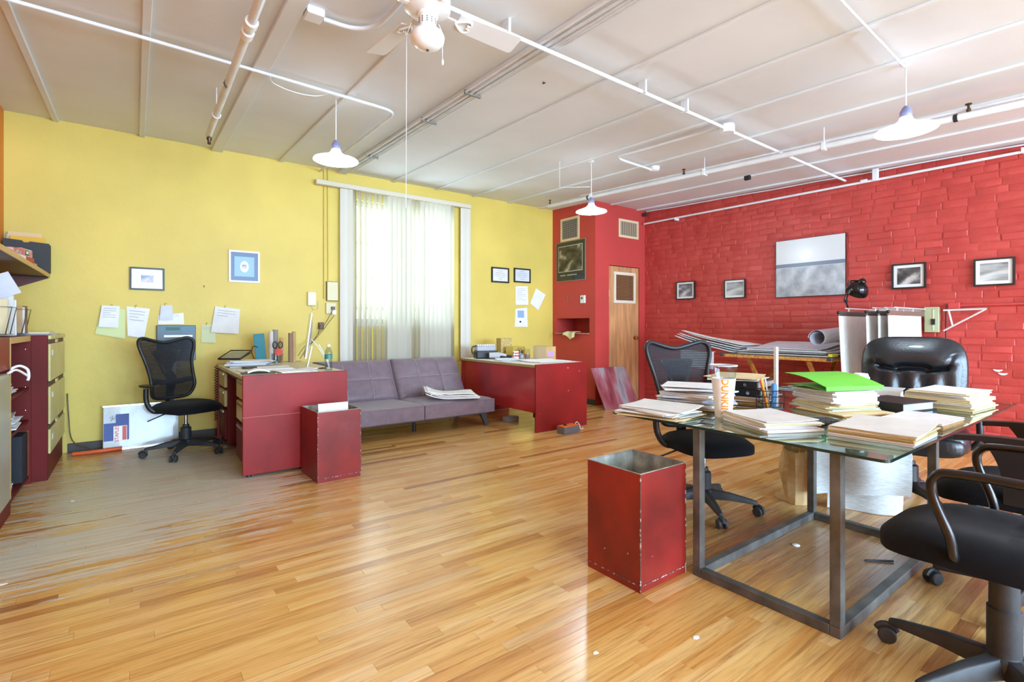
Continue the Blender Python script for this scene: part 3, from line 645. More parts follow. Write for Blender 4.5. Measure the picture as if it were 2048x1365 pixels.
MB().box(-.11, .09, -.12, .10, 0, .33).build('cover', P('navy_black_board', (24, 27, 36), .6), t, bev=.004); MB().box(-.11, .09, .10, .11, 0, .33).build('spine_edge', P('tan_edging', (1, 1, 1)), t)
# ---- on top of the cabinets
TOPZ = 1.101
stack('cabinet_papers', 'thick pile of white papers on the red storage unit', 'paper stack', -.78, 4.28, TOPZ, 0, papers(10, .2, .3, .006), seed=6)
stack('flat_drawings', 'thin spread of loose sheets and cream envelope on the lateral file', 'paper stack', -.66, 5.74, TOPZ, 8, [(.25, .55, .002, PAPER, 'sheet'), (.2, .36, .004, P('purple_card', (120, 90, 110), .6), 'folder'), (.24, .4, .003, PAPER2, 'sheet'), (.22, .3, .003, PAPER, 'sheet'), (.2, .28, .01, MANILA, 'envelope')], seed=7, jx=.03, jr=8)
def wire_rack(y, x, lab):
    t = thing('wire_bookend', lab, 'bookend', (x, y, TOPZ), 0)
    for s in (0, .16):
        MB().tube([(-.03, s-.02, 0.016), (-.08, s-.03, .20), (.08, s+.03, .20), (.05, s+.02, 0.016)], .0035, 6).build('wire_loop', P('dark_wire', (70, 66, 56), .4, .6), t, smooth=30)
    MB().box(-.06, .07, -.04, .20, .0125, .0155).build('base_plate', BLKM, t)
    return t
wire_rack(5.33, -.745, 'bent wire bookend holding brown envelopes on the lateral file')
wire_rack(4.72, -.745, 'bent wire bookend in front of the tall cream folders')
for k, (y, h, mt, lab) in enumerate(((5.36, .215, KRAFT, 'brown kraft envelope standing in the wire bookend'), (5.385, .20, PAPER2, 'cream envelope standing in the wire bookend'), (5.41, .21, P('umber_envelope', (128, 90, 50), .7), 'dark umber envelope standing in the wire bookend'))):
    M = T(-.745, y, TOPZ+.016) @ Matrix.Rotation(math.radians(-4+3*k), 4, 'X')
    tag(MB().box(-.07+.01*k, .05+.012*k, -.007, .007, 0, h, M).build('envelope', mt, bev=.002), lab, 'envelope')
for k, (y, h, a, lab) in enumerate(((5.02, .29, 6, 'tall cream folder leaning on top of the bookcase'), (5.10, .26, 3, 'tall white folder standing on top of the bookcase'), (4.80, .24, 3, 'manila folder held upright in the wire bookend by the cream folders'))):
    M = T(-.78, y, TOPZ+(.016 if k == 2 else .002)) @ Matrix.Rotation(math.radians(a), 4, 'X')
    tag(MB().box(-.12, .09, -.012, .012, 0, h, M).build('file_folder', (PAPER2, PAPER, MANILA)[k], bev=.003), lab, 'folder')
M = T(-.74, 4.95, 1.40) @ Matrix.Rotation(math.radians(-24), 4, 'Y') @ Matrix.Rotation(math.radians(12), 4, 'X')
tag(MB().box(-.10, .09, -.002, .002, -.03, .13, M).build('index_card', BLUEP), 'pale bluish printed card tucked aslant above the cream folders', 'card')
# ---- wall shelf on the orange wall
SZ = 1.645
t = thing('wall_shelf', 'wooden wall shelf with tan front edge and dark brown underside', 'shelf', (XL, 4.4, SZ))
MB().box(0, .295, -1.6, 1.79, -.028, -.005).build('shelf_board', DKWOOD, t); MB().box(.295, .302, -1.6, 1.79, -.034, 0).build('front_edge', P('tan_edging', (1, 1, 1)), t); MB().box(0, .295, -1.6, 1.79, -.005, 0).build('top_veneer', P('tan_edging', (1, 1, 1)), t)
MB().prism([(0, -.03), (.29, -.03), (.29, -.04), (0, -.17)], 0, .02, T(0, 1.765, 0) @ Matrix(((1, 0, 0, 0), (0, 0, 1, 0), (0, 1, 0, 0), (0, 0, 0, 1)))).build('end_gusset', DKWOOD, t)
t = thing('magazine_box', 'charcoal card magazine box with notched top on the wall shelf', 'magazine box', (-.765, 6.11, SZ+.001))
g = P('charcoal_card', (62, 64, 66), .75)
MB().prism([(-.14, 0), (.155, 0), (.155, .255), (.03, .265), (.02, .255), (-.01, .255), (-.02, .27), (-.14, .28)], -.06, -.055, Matrix(((1, 0, 0, 0), (0, 0, 1, 0), (0, 1, 0, 0), (0, 0, 0, 1)))).build('front_panel', g, t)
MB().box(-.14, .155, .05, .055, 0, .25).build('rear_panel', g, t); MB().box(.15, .155, -.055, .05, 0, .25).build('side_panel', g, t); MB().box(-.14, -.135, -.055, .05, 0, .25).build('side_panel', g, t); MB().box(-.135, .15, -.055, .05, 0, .005).build('bottom_panel', g, t)
for k, (a, b, h, yy, mt, nm) in enumerate(((-.12, .10, .345, .025, P('peach_folder', (226, 196, 150), .7), 'peach folder tallest in the charcoal magazine box'), (-.10, .12, .305, -.01, P('amber_folder', (232, 180, 62), .7), 'amber folder standing in the charcoal magazine box'), (-.13, .05, .32, .04, PAPER2, 'off-white folder at the rear of the charcoal magazine box'))):
    tag(MB().box(a, b, yy-.004, yy+.004, 0, h, T(-.765, 6.11, SZ+.007)).build('file_folder', mt), nm, 'folder')
REDC = P('red_carton', (190, 52, 44), .45, col2=(226, 214, 206), vs=14); rs = random.Random(4)
for k, (y, zz, s, lab) in enumerate(((4.62, 0, (.16, .26, .03), 'red and white flat packet lying near on the wall shelf'), (4.95, 0, (.15, .24, .035), 'red and white packet in the middle of the wall shelf'), (4.9, .036, (.14, .2, .03), 'white-striped red packet on top of another packet'), (5.28, 0, (.17, .22, .05), 'small red carton beside the flat packets'), (5.3, .051, (.15, .18, .06), 'red carton with black and white mark atop the small carton'), (5.62, 0, (.15, .2, .04), 'small red and white packet before the charcoal box'), (5.85, 0, (.14, .1, .02), 'thin grey-white packet before the charcoal box'))):
    mt = (REDC, PAPER2, REDC, P('brick_red_carton', (186, 60, 40), .5), REDC, REDC, BLUEP)[k]
    o = tag(MB().box(-s[0]/2, s[0]/2, -s[1]/2, s[1]/2, 0, s[2]).build('packet', mt, bev=.003, loc=(-.73+.0*k, y, SZ+.001+zz), rz=rs.uniform(-14, 14)), lab, 'packet', 'packets on the wall shelf')
    if k in (0, 2, 4, 5):
        MB().box(s[0]/2, s[0]/2+.0006, -.03, .03, s[2]*.2, s[2]*.8).build('black_mark', BLK, o); MB().box(s[0]/2+.0006, s[0]/2+.0012, -.018, .018, s[2]*.35, s[2]*.7).build('white_mark', WHITE, o)
# ---------------------------------------------------------------- yellow wall pictures and papers
def frame(name, label, c0, c1, plane, fm, fw, matm, imgm, inset, cat='picture frame', depth=.02, tilt=0, group=None, off=0):
    """c0,c1 = opposite corners (Vectors) on the wall; plane 'Y' (faces -Y) or 'X' (faces -X)"""
    if plane == 'Y':
        cx, w_ = (c0.x+c1.x)/2, abs(c1.x-c0.x); base = (cx, c0.y-off, (c0.z+c1.z)/2); R = Matrix.Identity(4)
    else:
        w_ = abs(c1.y-c0.y); base = (c0.x-off, (c0.y+c1.y)/2, (c0.z+c1.z)/2); R = RZ(-90)
    h_ = abs(c1.z-c0.z); R = R @ Matrix.Rotation(math.radians(tilt), 4, 'Y')
    t = thing(name, label, cat, base, 0, group)
    a, b = w_/2, h_/2
    m = MB().box(-a, a, -depth, 0, -b, -b+fw, R).box(-a, a, -depth, 0, b-fw, b, R).box(-a, -a+fw, -depth, 0, -b+fw, b-fw, R).box(a-fw, a, -depth, 0, -b+fw, b-fw, R)
    m.build('frame', fm, t)
    MB().box(-a+fw, a-fw, -depth*.55, -.001, -b+fw, b-fw, R).build('mount', matm, t)
    if imgm:
        ix, iz = inset; MB().box(-a+fw+ix, a-fw-ix, -depth*.55-.0008, -depth*.55, -b+fw+iz, b-fw-iz, R).build('picture', imgm, t)
    return t
SEA = print_mat('abstract_sea_print', [(.3, (60, 90, 130)), (.5, (150, 165, 190)), (.62, (214, 190, 180)), (.75, (120, 140, 170))], (14, 14, 14))
GREYPH = print_mat('grey_photo_print', [(.3, (60, 62, 66)), (.5, (130, 132, 136)), (.7, (205, 206, 208))], (14, 9, 16))
DARKPH = print_mat('dark_photo_print', [(.35, (40, 38, 38)), (.52, (96, 92, 90)), (.62, (190, 188, 184)), (.8, (230, 228, 224))], (6, 6, 7))
PALEPH = print_mat('pale_photo_print', [(.3, (110, 112, 112)), (.5, (170, 172, 170)), (.7, (215, 216, 212))], (3, 4, 16))
MATW = P('white_mount_board', (232, 233, 232), .35, coat=.3); BF = P('black_frame_wood', (34, 32, 28), .4)
frame('picture_frame', 'black framed small blue abstract print on the yellow wall', WY(259, 534, YB), WY(329, 582, YB), 'Y', BF, .016, MATW, SEA, (.075, .06))
t = frame('picture_frame', 'white framed picture with layered blue mounts on the yellow wall', WY(457, 500, YB), WY(519, 567, YB), 'Y', P('white_frame_wood', (226, 222, 208), .4), .02, P('slate_blue_mount', (92, 112, 150), .4), P('pale_blue_mount', (140, 180, 205), .4), (.035, .045))
MB().prism([(.042*math.cos(a), .062*math.sin(a)) for a in [i*math.pi/10 for i in range(20)]], 0, .001, T(0, -.0122, 0) @ Matrix.Rotation(math.pi/2, 4, 'X')).build('oval_mount', MATW, t)
MB().box(-.022, .02, -.0146, -.0132, -.02, .024).build('portrait_print', GREYPH, t)
GREENP = P('pale_green_card', (214, 222, 160), .65); LINES = P('printed_ink', (120, 120, 135), .7)
def hung(name, label, quad, mt, y=YB, lines=0, group=None, curl=.02, cat='paper', clip=True, off=.004):
    """sheet on the yellow wall from its 4 pixel corners tl,tr,br,bl"""
    q = [WY(u, v, y) for u, v in quad]
    t = thing(name, label, cat, tuple(sum((p for p in q), Vector())/4), 0, group); c = Vector(t.location)
    def f(a, b):
        p = (q[3]*(1-a)+q[2]*a)*(1-b)+(q[0]*(1-a)+q[1]*a)*b; return p-c+Vector((0, -off-curl*(1-b)**2*(.4+.6*a), 0))
    MB().slab(f, 5, 6, lambda a, b: (0, .0012, 0)).build('sheet', mt, t, smooth=60)
    for k in range(lines):
        b = .86-.1*k; m = MB()
        m.slab(lambda a, s: f(.12+.7*a*(.6 if k % 3 == 2 else 1), b+.012*s)+Vector((0, -.0012, 0)), 4, 1, lambda a, b: (0, .0004, 0)); m.build('printed_line', LINES, t)
    if clip:
        p = f(.4, 1.0); MB().tube([p+Vector((-.008, -.002, -.01)), p+Vector((-.006, -.003, .02)), p+Vector((.002, 0, .026)), p+Vector((.008, -.003, .01))], .0015, 5).build('paper_clip', CHROME, t)
    return t
hung('pinned_folder', 'pale green folder pinned to the yellow wall under a white printed sheet', [(205, 611), (250, 620), (250, 678), (190, 668)], GREENP)
hung('pinned_sheet', 'white printed sheet pinned over the pale green folder', [(204, 611), (240, 613), (236, 656), (197, 654)], PAPER, YB, 5, curl=.01, clip=False, off=.034)
hung('pinned_sheet', 'white sheet with a few printed lines hanging beside the green folder', [(253, 613), (300, 618), (288, 677), (255, 672)], PAPER, YB, 4, curl=.03, off=.006)
hung('pinned_sheet', 'narrow bluish sheet pinned above the teal wall pocket', [(322, 611), (344, 611), (346, 640), (319, 640)], BLUEP, YB, 0, off=.022)
hung('pinned_sheet', 'wide white sheet pinned above the teal wall pocket', [(316, 632), (367, 626), (368, 649), (316, 649)], PAPER, YB, 2, clip=False)
hung('pinned_card', 'pale green printed card hanging under the cream sheet', [(403, 650), (430, 650), (431, 686), (402, 685)], P('mint_card', (206, 212, 166), .65), YB, 2)
hung('pinned_sheet', 'large cream sheet pinned on the yellow wall above the left desk', [(430, 613), (480, 619), (476, 668), (421, 665)], PAPER2, YB, 3, off=.018)
a, b = WY(313, 651, YB), WY(391, 720, YB)
t = thing('wall_pocket', 'dark teal wall pocket with white slot behind the mesh chair', 'wall pocket', ((a.x+b.x)/2, YB, b.z)); w_, h_ = b.x-a.x, a.z-b.z
TEAL = P('dark_teal_plastic', (16, 52, 68), .35)
MB().box(-w_/2, w_/2, -.035, -.002, 0, h_).build('pocket_body', TEAL, t, bev=.004); MB().box(-w_/2+.03, w_/2-.01, -.037, -.035, h_-.06, h_-.012).build('label_panel', P('teal_label', (40, 98, 118), .4), t)
MB().box(-w_/2+.075, .03, -.0385, -.037, h_-.052, h_-.02).build('green_patch', P('dark_green_print', (40, 92, 78), .5), t); MB().box(-w_/2+.06, w_/2-.03, -.039, -.035, h_-.12, h_-.1).build('white_slot', WHITE, t)
p = WY(408, 575, YB); tag(MB().tube([p, p+Vector((0, -.02, .004)), p+Vector((0, -.02, .02))], .003, 6).build('wall_hook', BRASS), 'small brass hook screwed into the yellow wall', 'hook')
# diplomas, sheets near the closet
DIP = P('diploma_paper', (218, 222, 220), .35, coat=.3)
for (u0, v0, u1, v1, lab) in ((982, 534, 1017, 567, 'black framed diploma with blue-tinted sheet on the yellow wall'), (1027, 536, 1060, 567, 'black framed diploma with white sheet nearest the closet')):
    t = frame('diploma_frame', lab, WY(u0, v0, YB), WY(u1, v1, YB), 'Y', BF, .022, DIP, PAPER2 if u0 < 1000 else BLUEP, (.02, .02))
    for k in range(5):
        wq = (.05, .08, .1, .07, .04)[k]; MB().box(-wq, wq, -.0135, -.0118, .06-.03*k, .064-.03*k).build('printed_line', LINES, t)
hung('pinned_sheet', 'white typed sheet pinned under the diplomas', [(1031, 573), (1055, 573), (1056, 610), (1031, 610)], PAPER, YB, 7, clip=False, curl=.004)
hung('pinned_sheet', 'white sheet with a sketch pinned at a slant', [(1072, 577), (1091, 590), (1076, 621), (1060, 607)], PAPER, YB, 0, clip=False, curl=.004)
t = hung('pinned_flyer', 'small flyer with a blue picture pinned below the typed sheet', [(1031, 618), (1054, 616), (1055, 654), (1029, 654)], PAPER, YB, 0, clip=False, curl=.004)
q = WY(1041, 628, YB)-Vector(t.location); MB().box(-.06, .06, -.0115, -.0105, -.06, .05, T(q)).build('blue_picture', P('flyer_blue', (150, 178, 214), .5), t)
q = WY(1041, 644, YB)-Vector(t.location); MB().prism([(.018*math.cos(i*.6)-.01, .014*math.sin(i*.6)) for i in range(10)], 0, .001, T(q)@T(0, -.0112, 0)@Matrix.Rotation(math.pi/2, 4, 'X')).build('dark_spot', BLK, t)
# wall services left of the blind
YC = P('cream_box_paint', (222, 212, 168), .5)
tag(MB().tube([WY(648, 362, YB)+Vector((0, -.012, .2)), WY(648, 480, YB)+Vector((0, -.012, 0)), WY(648, 598, YB)+Vector((0, -.012, 0))], .009, 8).build('wall_conduit', YEL, smooth=50), 'yellow-painted conduit running down the wall left of the blind', 'conduit')
tag(MB().tube([WY(655, 366, YB)+Vector((0, -.012, .2)), WY(656, 562, YB)+Vector((0, -.012, 0))], .007, 8).build('wall_conduit', YEL, smooth=50), 'thinner yellow conduit ending at the wall panel box', 'conduit')
a, b = WY(652, 563, YB), WY(675, 603, YB)
t = thing('panel_box', 'cream electrical panel box with brown edges beside the blind', 'electrical box', ((a.x+b.x)/2, YB, (a.z+b.z)/2)); w_, h_ = b.x-a.x, a.z-b.z
MB().box(-w_/2, w_/2, -.03, 0, -h_/2, h_/2).build('box_body', P('brown_edge', (120, 100, 70), .6), t, bev=.003); MB().box(-w_/2+.006, w_/2-.004, -.034, -.03, -h_/2+.006, h_/2-.006).build('cover', YC, t, bev=.003)
a, b = WY(614, 584, YB), WY(631, 612, YB)
t = thing('intercom', 'cream wall intercom box left of the panel box', 'intercom', ((a.x+b.x)/2, YB, (a.z+b.z)/2)); w_, h_ = b.x-a.x, a.z-b.z
MB().box(-w_/2, w_/2, -.035, 0, -h_/2, h_/2).build('case', P('ivory_plastic', (226, 216, 180), .4), t, bev=.006); MB().box(-w_/2+.03, w_/2-.03, -.038, -.035, -h_/2+.03, -h_/2+.06).build('button', WHITE, t); MB().tube([(0, -.02, -h_/2), (.02, -.02, -h_/2-.05), (.07, -.015, -h_/2-.04), (.08, -.012, -.02)], .003, 6).build('cord', YC, t)
a, b = WY(651, 606, YB), WY(670, 628, YB)
t = thing('outlet_box', 'cream outlet box with dark plugs below the panel box', 'outlet', ((a.x+b.x)/2, YB, (a.z+b.z)/2)); w_, h_ = b.x-a.x, a.z-b.z
MB().box(-w_/2, w_/2, -.03, 0, -h_/2, h_/2).build('plate', YC, t, bev=.003); MB().cb((.02, -.045, .0), (.04, .03, .04)).build('plug', P('brown_plug', (110, 84, 60), .5), t); MB().cb((.03, -.045, -.05), (.045, .03, .045)).build('plug', WHITE, t)
p = WY(641, 652, YB); tag(MB().cb((p.x, YB-.02, p.z), (.06, .04, .08)).build('wall_socket', P('brown_plug', (1, 1, 1)), bev=.006), 'small brown socket with cables low on the yellow wall', 'socket')
for k, (pts, lab) in enumerate((([WY(641, 650, YB-.05), WY(632, 675, YB-.12), WY(612, 690, YB-.2), WY(596, 712, YB-.35)], 'dark cable drooping from the brown socket behind the computer'), ([WY(668, 632, YB-.05), WY(640, 668, YB-.1), WY(612, 700, YB-.25), WY(600, 718, YB-.3)], 'long dark cable from the outlet box down to the desk'), ([WY(666, 620, YB-.05), WY(645, 656, YB-.12), WY(620, 690, YB-.2), WY(608, 710, YB-.3)], 'thin brown cable from the panel box toward the computer'))):
    tag(MB().tube(smooth_path(pts, 6), .0035, 6).build('power_cable', P('dark_cable', (92, 76, 50), .5), smooth=60), lab, 'cable')
# ---------------------------------------------------------------- whiteboard in wrapping
a, b = WY(206, 803, YB-.1), WY(357, 790, YB-.1)
t = thing('whiteboard', 'shrink-wrapped white board with blue and red label leaning on the yellow wall', 'whiteboard', (a.x, YB-.145, .0))
M = Matrix.Rotation(math.radians(-8), 4, 'X'); W2, H2 = b.x-a.x, .42
BRD = P('wrapped_white_board', (188, 190, 187), .25, 0, .04, 6, .25, 9, .2)
MB().box(0, W2, 0, .018, 0.002, H2, M).build('board', BRD, t, bev=.003)
[MB().box(-.004, W2+.004, -.002, .02, q, q+.013, M).build('edge_trim', ALU, t) for q in (0, H2-.012)]
BLU = P('label_blue', (34, 70, 150), .45)
lb = MB().box(.005, .33*W2/.62*.62, -.0012, 0, .09, .335, M).build('blue_label', BLU, t)
LW = .33*W2
MB().box(.005, LW*.48, -.0022, -.0012, .255, .335, M).build('pale_corner', P('pale_label', (206, 212, 222), .4), lb)
MB().box(LW*.40, LW*.92, -.0022, -.0012, .085, .225, M).build('white_patch', WHITE, lb); MB().box(LW*.74, LW*.90, -.003, -.0022, .09, .22, M).build('red_bar', P('label_red', (222, 60, 44), .4), lb)
text_mesh('STAPLES', .042, M @ T(LW*.53, -.0026, .155) @ Matrix.Rotation(math.pi/2, 4, 'X') @ Matrix.Rotation(math.pi/2, 4, 'Z'), 'brand_lettering', P('label_red', (1, 1, 1)), lb, off=.0008)
MB().tube([M @ Vector(p) for p in ((.055, -.003, .275), (.075, -.003, .30), (.07, -.003, .325), (.05, -.003, .31), (.085, -.003, .285), (.09, -.003, .315))], .002, 5).build('pen_scribble', BLK, lb)
tag(MB().tube(smooth_path([(-.45, 6.0, .02), (-.28, 5.99, .022), (-.1, 6.02, .02)], 5), [.018]*11, 8).build('cord_cover', P('orange_rubber', (220, 92, 36), .5), smooth=60), 'bright orange flat cord on the floor by the lateral file', 'cord')
tag(MB().tube(smooth_path([(-.50, 6.18, .55), (-.49, 6.17, .35), (-.46, 6.12, .12), (-.33, 6.05, .045)], 5), .005, 6).build('thin_cable', P('dark_cable', (1, 1, 1)), smooth=60), 'thin dark cable hanging beside the lateral file', 'cable')
# ================================================================ CHAIRS
def star_base(t, R, mt, a0=0, hub=.11, zt=.085, col_r=.024, seat_z=.42, low=.045):
    MB().lathe([(.05, .075), (.05, .13), (.04, .135), (low, .14), (low*.95, .24), (col_r+.004, .25), (col_r+.002, .27)], 18).build('column_sleeve', mt, t, smooth=35)
    MB().tube([(0, 0, .25), (0, 0, seat_z-.03)], .014, 12).build('gas_column', CHROME, t, smooth=60)
    for k in range(5):
        a = a0+72*k; M = RZ(a)
        vs = []; 
        for x, w_, z0, z1 in ((.03, .034, .075, .135), (R*.5, .028, .078, .122), (R*.92, .02, .068, .096), (R*1.04, .016, .066, .086)):
            vs += [(x, -w_, z0), (x, w_, z0), (x, w_*.6, z1), (x, -w_*.6, z1)]
        fs = [(0, 1, 2, 3), (12, 15, 14, 13)]+[(i*4+j, i*4+(j+1) % 4, (i+1)*4+(j+1) % 4, (i+1)*4+j) for i in range(3) for j in range(4)]
        lg = MB().add(vs, fs, M).build('leg', mt, t, bev=.005, seg=2, smooth=40)
        sw = random.uniform(-60, 60); M2 = RZ(a) @ T(R, 0, 0) @ RZ(sw)
        c = MB()
        for s in (-.019, .019): c.lathe([(.006, -.009), (.025, -.009), (.029, -.005), (.029, .005), (.025, .009), (.006, .009)], 16, M2 @ T(.018, s, .029) @ Matrix.Rotation(math.pi/2, 4, 'X'))
        c.tube([M2 @ Vector((0, 0, .04)), M2 @ Vector((0, 0, .08))], .008, 8)
        c.tube([M2 @ Vector((.018+.033*math.cos(q), 0, .029+.033*math.sin(q))) for q in [.3+i*.4 for i in range(7)]], .011, 8)
        c.build('castor', BLK if mt is BLK else DUSTY, lg, smooth=40)
def interp(tab, z):
    for (z0, v0), (z1, v1) in zip(tab, tab[1:]):
        if z <= z1: return v0+(v1-v0)*max(0, (z-z0)/(z1-z0))
    return tab[-1][1]
def mesh_chair(x, y, rz, a0, label, sc=1.0):
    t = thing('office_chair', label, 'chair', (x, y, 0), rz, 'black mesh-back office chairs'); t.scale = (sc, sc, sc)
    star_base(t, .30, DUSTY, a0, seat_z=.43)
    def seat(a, b):
        u, v = 2*a-1, 2*b-1; r = (abs(u)**3+abs(v)**3)**(1/3) if (u or v) else 0; k = max(abs(u), abs(v))/(r or 1)
        return (u*k*.25+.02, v*k*.25, .475+.012*(1-r*r*0)-.045*max(0, r if 0 else max(abs(u), abs(v)))**6-.012*max(0, u)**2)
    MB().slab(seat, 14, 14, lambda a, b: (0, 0, -.035-.02*(1-max(abs(2*a-1), abs(2*b-1))**4))).build('seat', FAB, t, smooth=80)
    MB().box(-.10, .10, -.09, .09, .40, .428).build('mechanism', BLK, t, bev=.008)
    MB().cb((.06, .13, .395), (.05, .04, .05)).build('knob', BLK, t, bev=.01)
    MB().tube([(-.02, -.08, .41), (-.02, -.20, .38), (-.05, -.30, .34)], .006, 8).build('lever', BLK, t)
    half = [(0, .50), (.12, .505), (.175, .535), (.195, .62), (.195, .72), (.21, .85), (.245, .97), (.245, 1.035), (.20, 1.06), (.12, 1.04), (0, 1.015)]
    cx = lambda yy, z: -.225-.16*(z-.5)+.75*yy*yy-.10*max(0, z-.85)+.05*math.exp(-((z-.66)/.08)**2)
    pts = [(yy, z) for yy, z in half]+[(-yy, z) for yy, z in half[::-1][1:-1]]
    pts = [Vector((cx(p[0], p[1]), p[0], p[1])) for p in pts]
    N = len(pts); sm = []
    for i in range(N):
        p0, p1, p2, p3 = pts[i-1], pts[i], pts[(i+1) % N], pts[(i+2) % N]
        for k in range(3):
            q = k/3; sm.append(.5*((2*p1)+(p2-p0)*q+(2*p0-5*p1+4*p2-p3)*q*q+(3*p1-p0-3*p2+p3)*q**3))
    MB().tube(sm, .0155, 8, True).build('back_frame', BLK, t, smooth=60)
    hw = [(.50, .13), (.535, .172), (.62, .19), (.72, .19), (.85, .205), (.97, .24), (1.05, .24)]
    def mf(a, b):
        s = 2*a-1; z = .505+b*.51; yy = s*interp(hw, z); z += b**4*.035*min(1, abs(yy)/.2)**1.5; return (cx(yy, z)-.004, yy, z)
    MB().slab(mf, 12, 14, lambda a, b: (-.003, 0, 0)).build('mesh_panel', MESHF, t, smooth=60)
    MB().slab(lambda a, b: (cx((2*a-1)*.18, .62+.05*b)-.012, (2*a-1)*.186, .615+.05*b+.03*abs(2*a-1)), 10, 2, lambda a, b: (-.012, 0, 0)).build('lumbar_band', BLK, t, smooth=60)
    MB().slab(lambda a, b: (cx((2*a-1)*.15, .5+.35*b)-.03, (2*a-1)*(.035+.10*b**3), .44+.5*b), 6, 10, lambda a, b: (-.012, 0, 0)).build('back_spine', BLK, t, smooth=60)
    # one arm only, on the chair's right side
    s = -1
    MB().tube(smooth_path([(-.02, s*.15, .415), (-.05, s*.25, .42), (-.09, s*.285, .50), (-.09, s*.29, .62)], 6), [.02]*19, 8).build('arm_post', BLK, t, smooth=60)
    MB().ball((-.03, s*.292, .645), (.13, .042, .014), 16, 8, .6).build('arm_pad', BLK, t, smooth=70)
    return t
mesh_chair(.375, 5.52, -62, 24, 'black mesh-back office chair pulled up to the left desk')
mesh_chair(2.92, 1.86, -111, 53, 'black mesh-back office chair standing at the glass table')
# ---- leather executive chair
t = thing('executive_chair', 'black leather executive chair with pillowed back behind the glass table', 'chair', (4.17, 1.12, 0), 193)
star_base(t, .32, BLK, 30, seat_z=.40)
def lb_front(a, b):
    u, v = 2*a-1, 2*b-1
    n = 4.2; r = (abs(u)**n+abs(v)**n)**(1/n) if (u or v) else 0; k = max(abs(u), abs(v))/(r or 1); uu, vv = u*k, v*k
    yy, z = uu*.305*(.97+.03*v), .76+vv*.335
    edge = max(abs(u), abs(v)); puff = .065*(1-edge**5)
    cr = -.060*math.exp(-((v-.36-.5*max(0, abs(u)-.45)**2)/.05)**2)*math.exp(-(u/.68)**6)
    head = .022*math.exp(-((v-.62)/.2)**2)*(1-u**4)
    ribs = (.011*math.cos(u*15)*math.exp(-((v+.1)/.38)**2) if v < .33 else 0)*(1-abs(u)**3)
    rad = -.012*math.exp(-((abs(abs(u)-.62-.5*(v-.33)))/.035)**2)*(1 if .30 < v < .75 else 0)
    return (-.235-.10*(z-.5)+puff+(cr+head+ribs+rad)*(1-edge**8)+.10*yy*yy, yy, z)
MB().slab(lb_front, 64, 64, lambda a, b: (-.05-.05*(1-max(abs(2*a-1), abs(2*b-1))**4), 0, 0)).build('back_cushion', LEA, t, smooth=80)
MB().ball((.03, 0, .45), (.30, .30, .075), 32, 16, .45).build('seat_cushion', LEA, t, smooth=80)
MB().ball((.27, 0, .435), (.07, .27, .07), 24, 12, .6).build('seat_front_roll', LEA, t, smooth=80)
MB().box(-.12, .12, -.10, .10, .34, .385).build('mechanism', BLK, t, bev=.01)
MB().bar((-.10, 0, .37), (-.27, 0, .46), .07, .02).build('back_bracket', BLK, t, bev=.005)
for s in (-1, 1):
    MB().tube(smooth_path([(.10, s*.26, .40), (.13, s*.33, .46), (.12, s*.335, .60), (.0, s*.335, .645), (-.16, s*.335, .62), (-.24, s*.32, .55)], 5), .018, 8).build('arm', BLK, t, smooth=60)
# ---- fabric task chairs
def task_chair(x, y, rz, a0, label, tubular):
    t = thing('task_chair', label, 'chair', (x, y, 0), rz)
    star_base(t, .31, DUSTY if tubular else BLK, a0, seat_z=.50, low=.038)
    MB().lathe([(.043, .14), (.043, .28), (.038, .285), (.036, .46), (.03, .465)], 18).build('column_cover', DUSTY if tubular else BLK, t, smooth=35)
    def seat(a, b):
        u, v = 2*a-1, 2*b-1; n = 3.2; r = (abs(u)**n+abs(v)**n)**(1/n) if (u or v) else 0; k = max(abs(u), abs(v))/(r or 1); m_ = max(abs(u), abs(v))
        return (u*k*.27+.03, v*k*.265, .535-.05*m_**7+.012*math.cos(v*3.1)*-1*(1-m_**2)-.02*max(0, u-.3)-.004*math.exp(-((u+.25)/.05)**2)*(1-v*v))
    MB().slab(seat, 24, 24, lambda a, b: (0, 0, -.035-.03*(1-max(abs(2*a-1), abs(2*b-1))**4))).build('seat', FAB, t, smooth=80)
    MB().box(-.12, .12, -.11, .11, .445, .485).build('mechanism', BLK, t, bev=.01)
    MB().bar((-.10, 0, .46), (-.31, 0, .52), .08, .02).bar((-.31, 0, .51), (-.34, 0, .80), .07, .02, (1, 0, 0)).build('back_bracket', BLK, t, bev=.004)
    MB().slab(lambda a, b: (-.30-.05*b+.5*((a-.5)*.44)**2, (a-.5)*.44*(1-.25*abs(2*b-1)**4), .64+.40*b), 10, 10, lambda a, b: (-.05, 0, 0)).build('backrest', FAB, t, smooth=70)
    for s in (-1, 1):
        if tubular:
            MB().tube(smooth_path([(.06, s*.20, .478), (.065, s*.262, .485), (.075, s*.27, .55), (.115, s*.272, .665), (.105, s*.272, .722), (.05, s*.272, .737), (-.10, s*.272, .738), (-.26, s*.272, .725), (-.31, s*.25, .66)], 6), .0135, 10).build('arm', BLKM, t, smooth=60)
        else:
            MB().slab(lambda a, b: (.20-.38*a, s*(.245+.05*(b-.5)), .735-.012*(2*a-1)**2), 8, 2, .022).build('arm_pad', BLK, t, smooth=50)
            MB().slab(lambda a, b: (.015+(-.10+.20*a)*(.35+.65*b**3)+.0, s*.245, .475+.24*b), 6, 12, lambda a, b: (0, .022, 0)).build('arm_post', BLK, t, smooth=50)
            MB().bar((0, s*.12, .47), (.01, s*.26, .48), .06, .014).build('arm_foot', BLK, t)
    return t
task_chair(2.2, .35, 90, 63, 'black fabric task chair with tubular metal arms at the glass table corner', True)
task_chair(2.98, .385, 90, 10, 'black fabric task chair with flat arched plastic arms drawn up to the glass table', False)
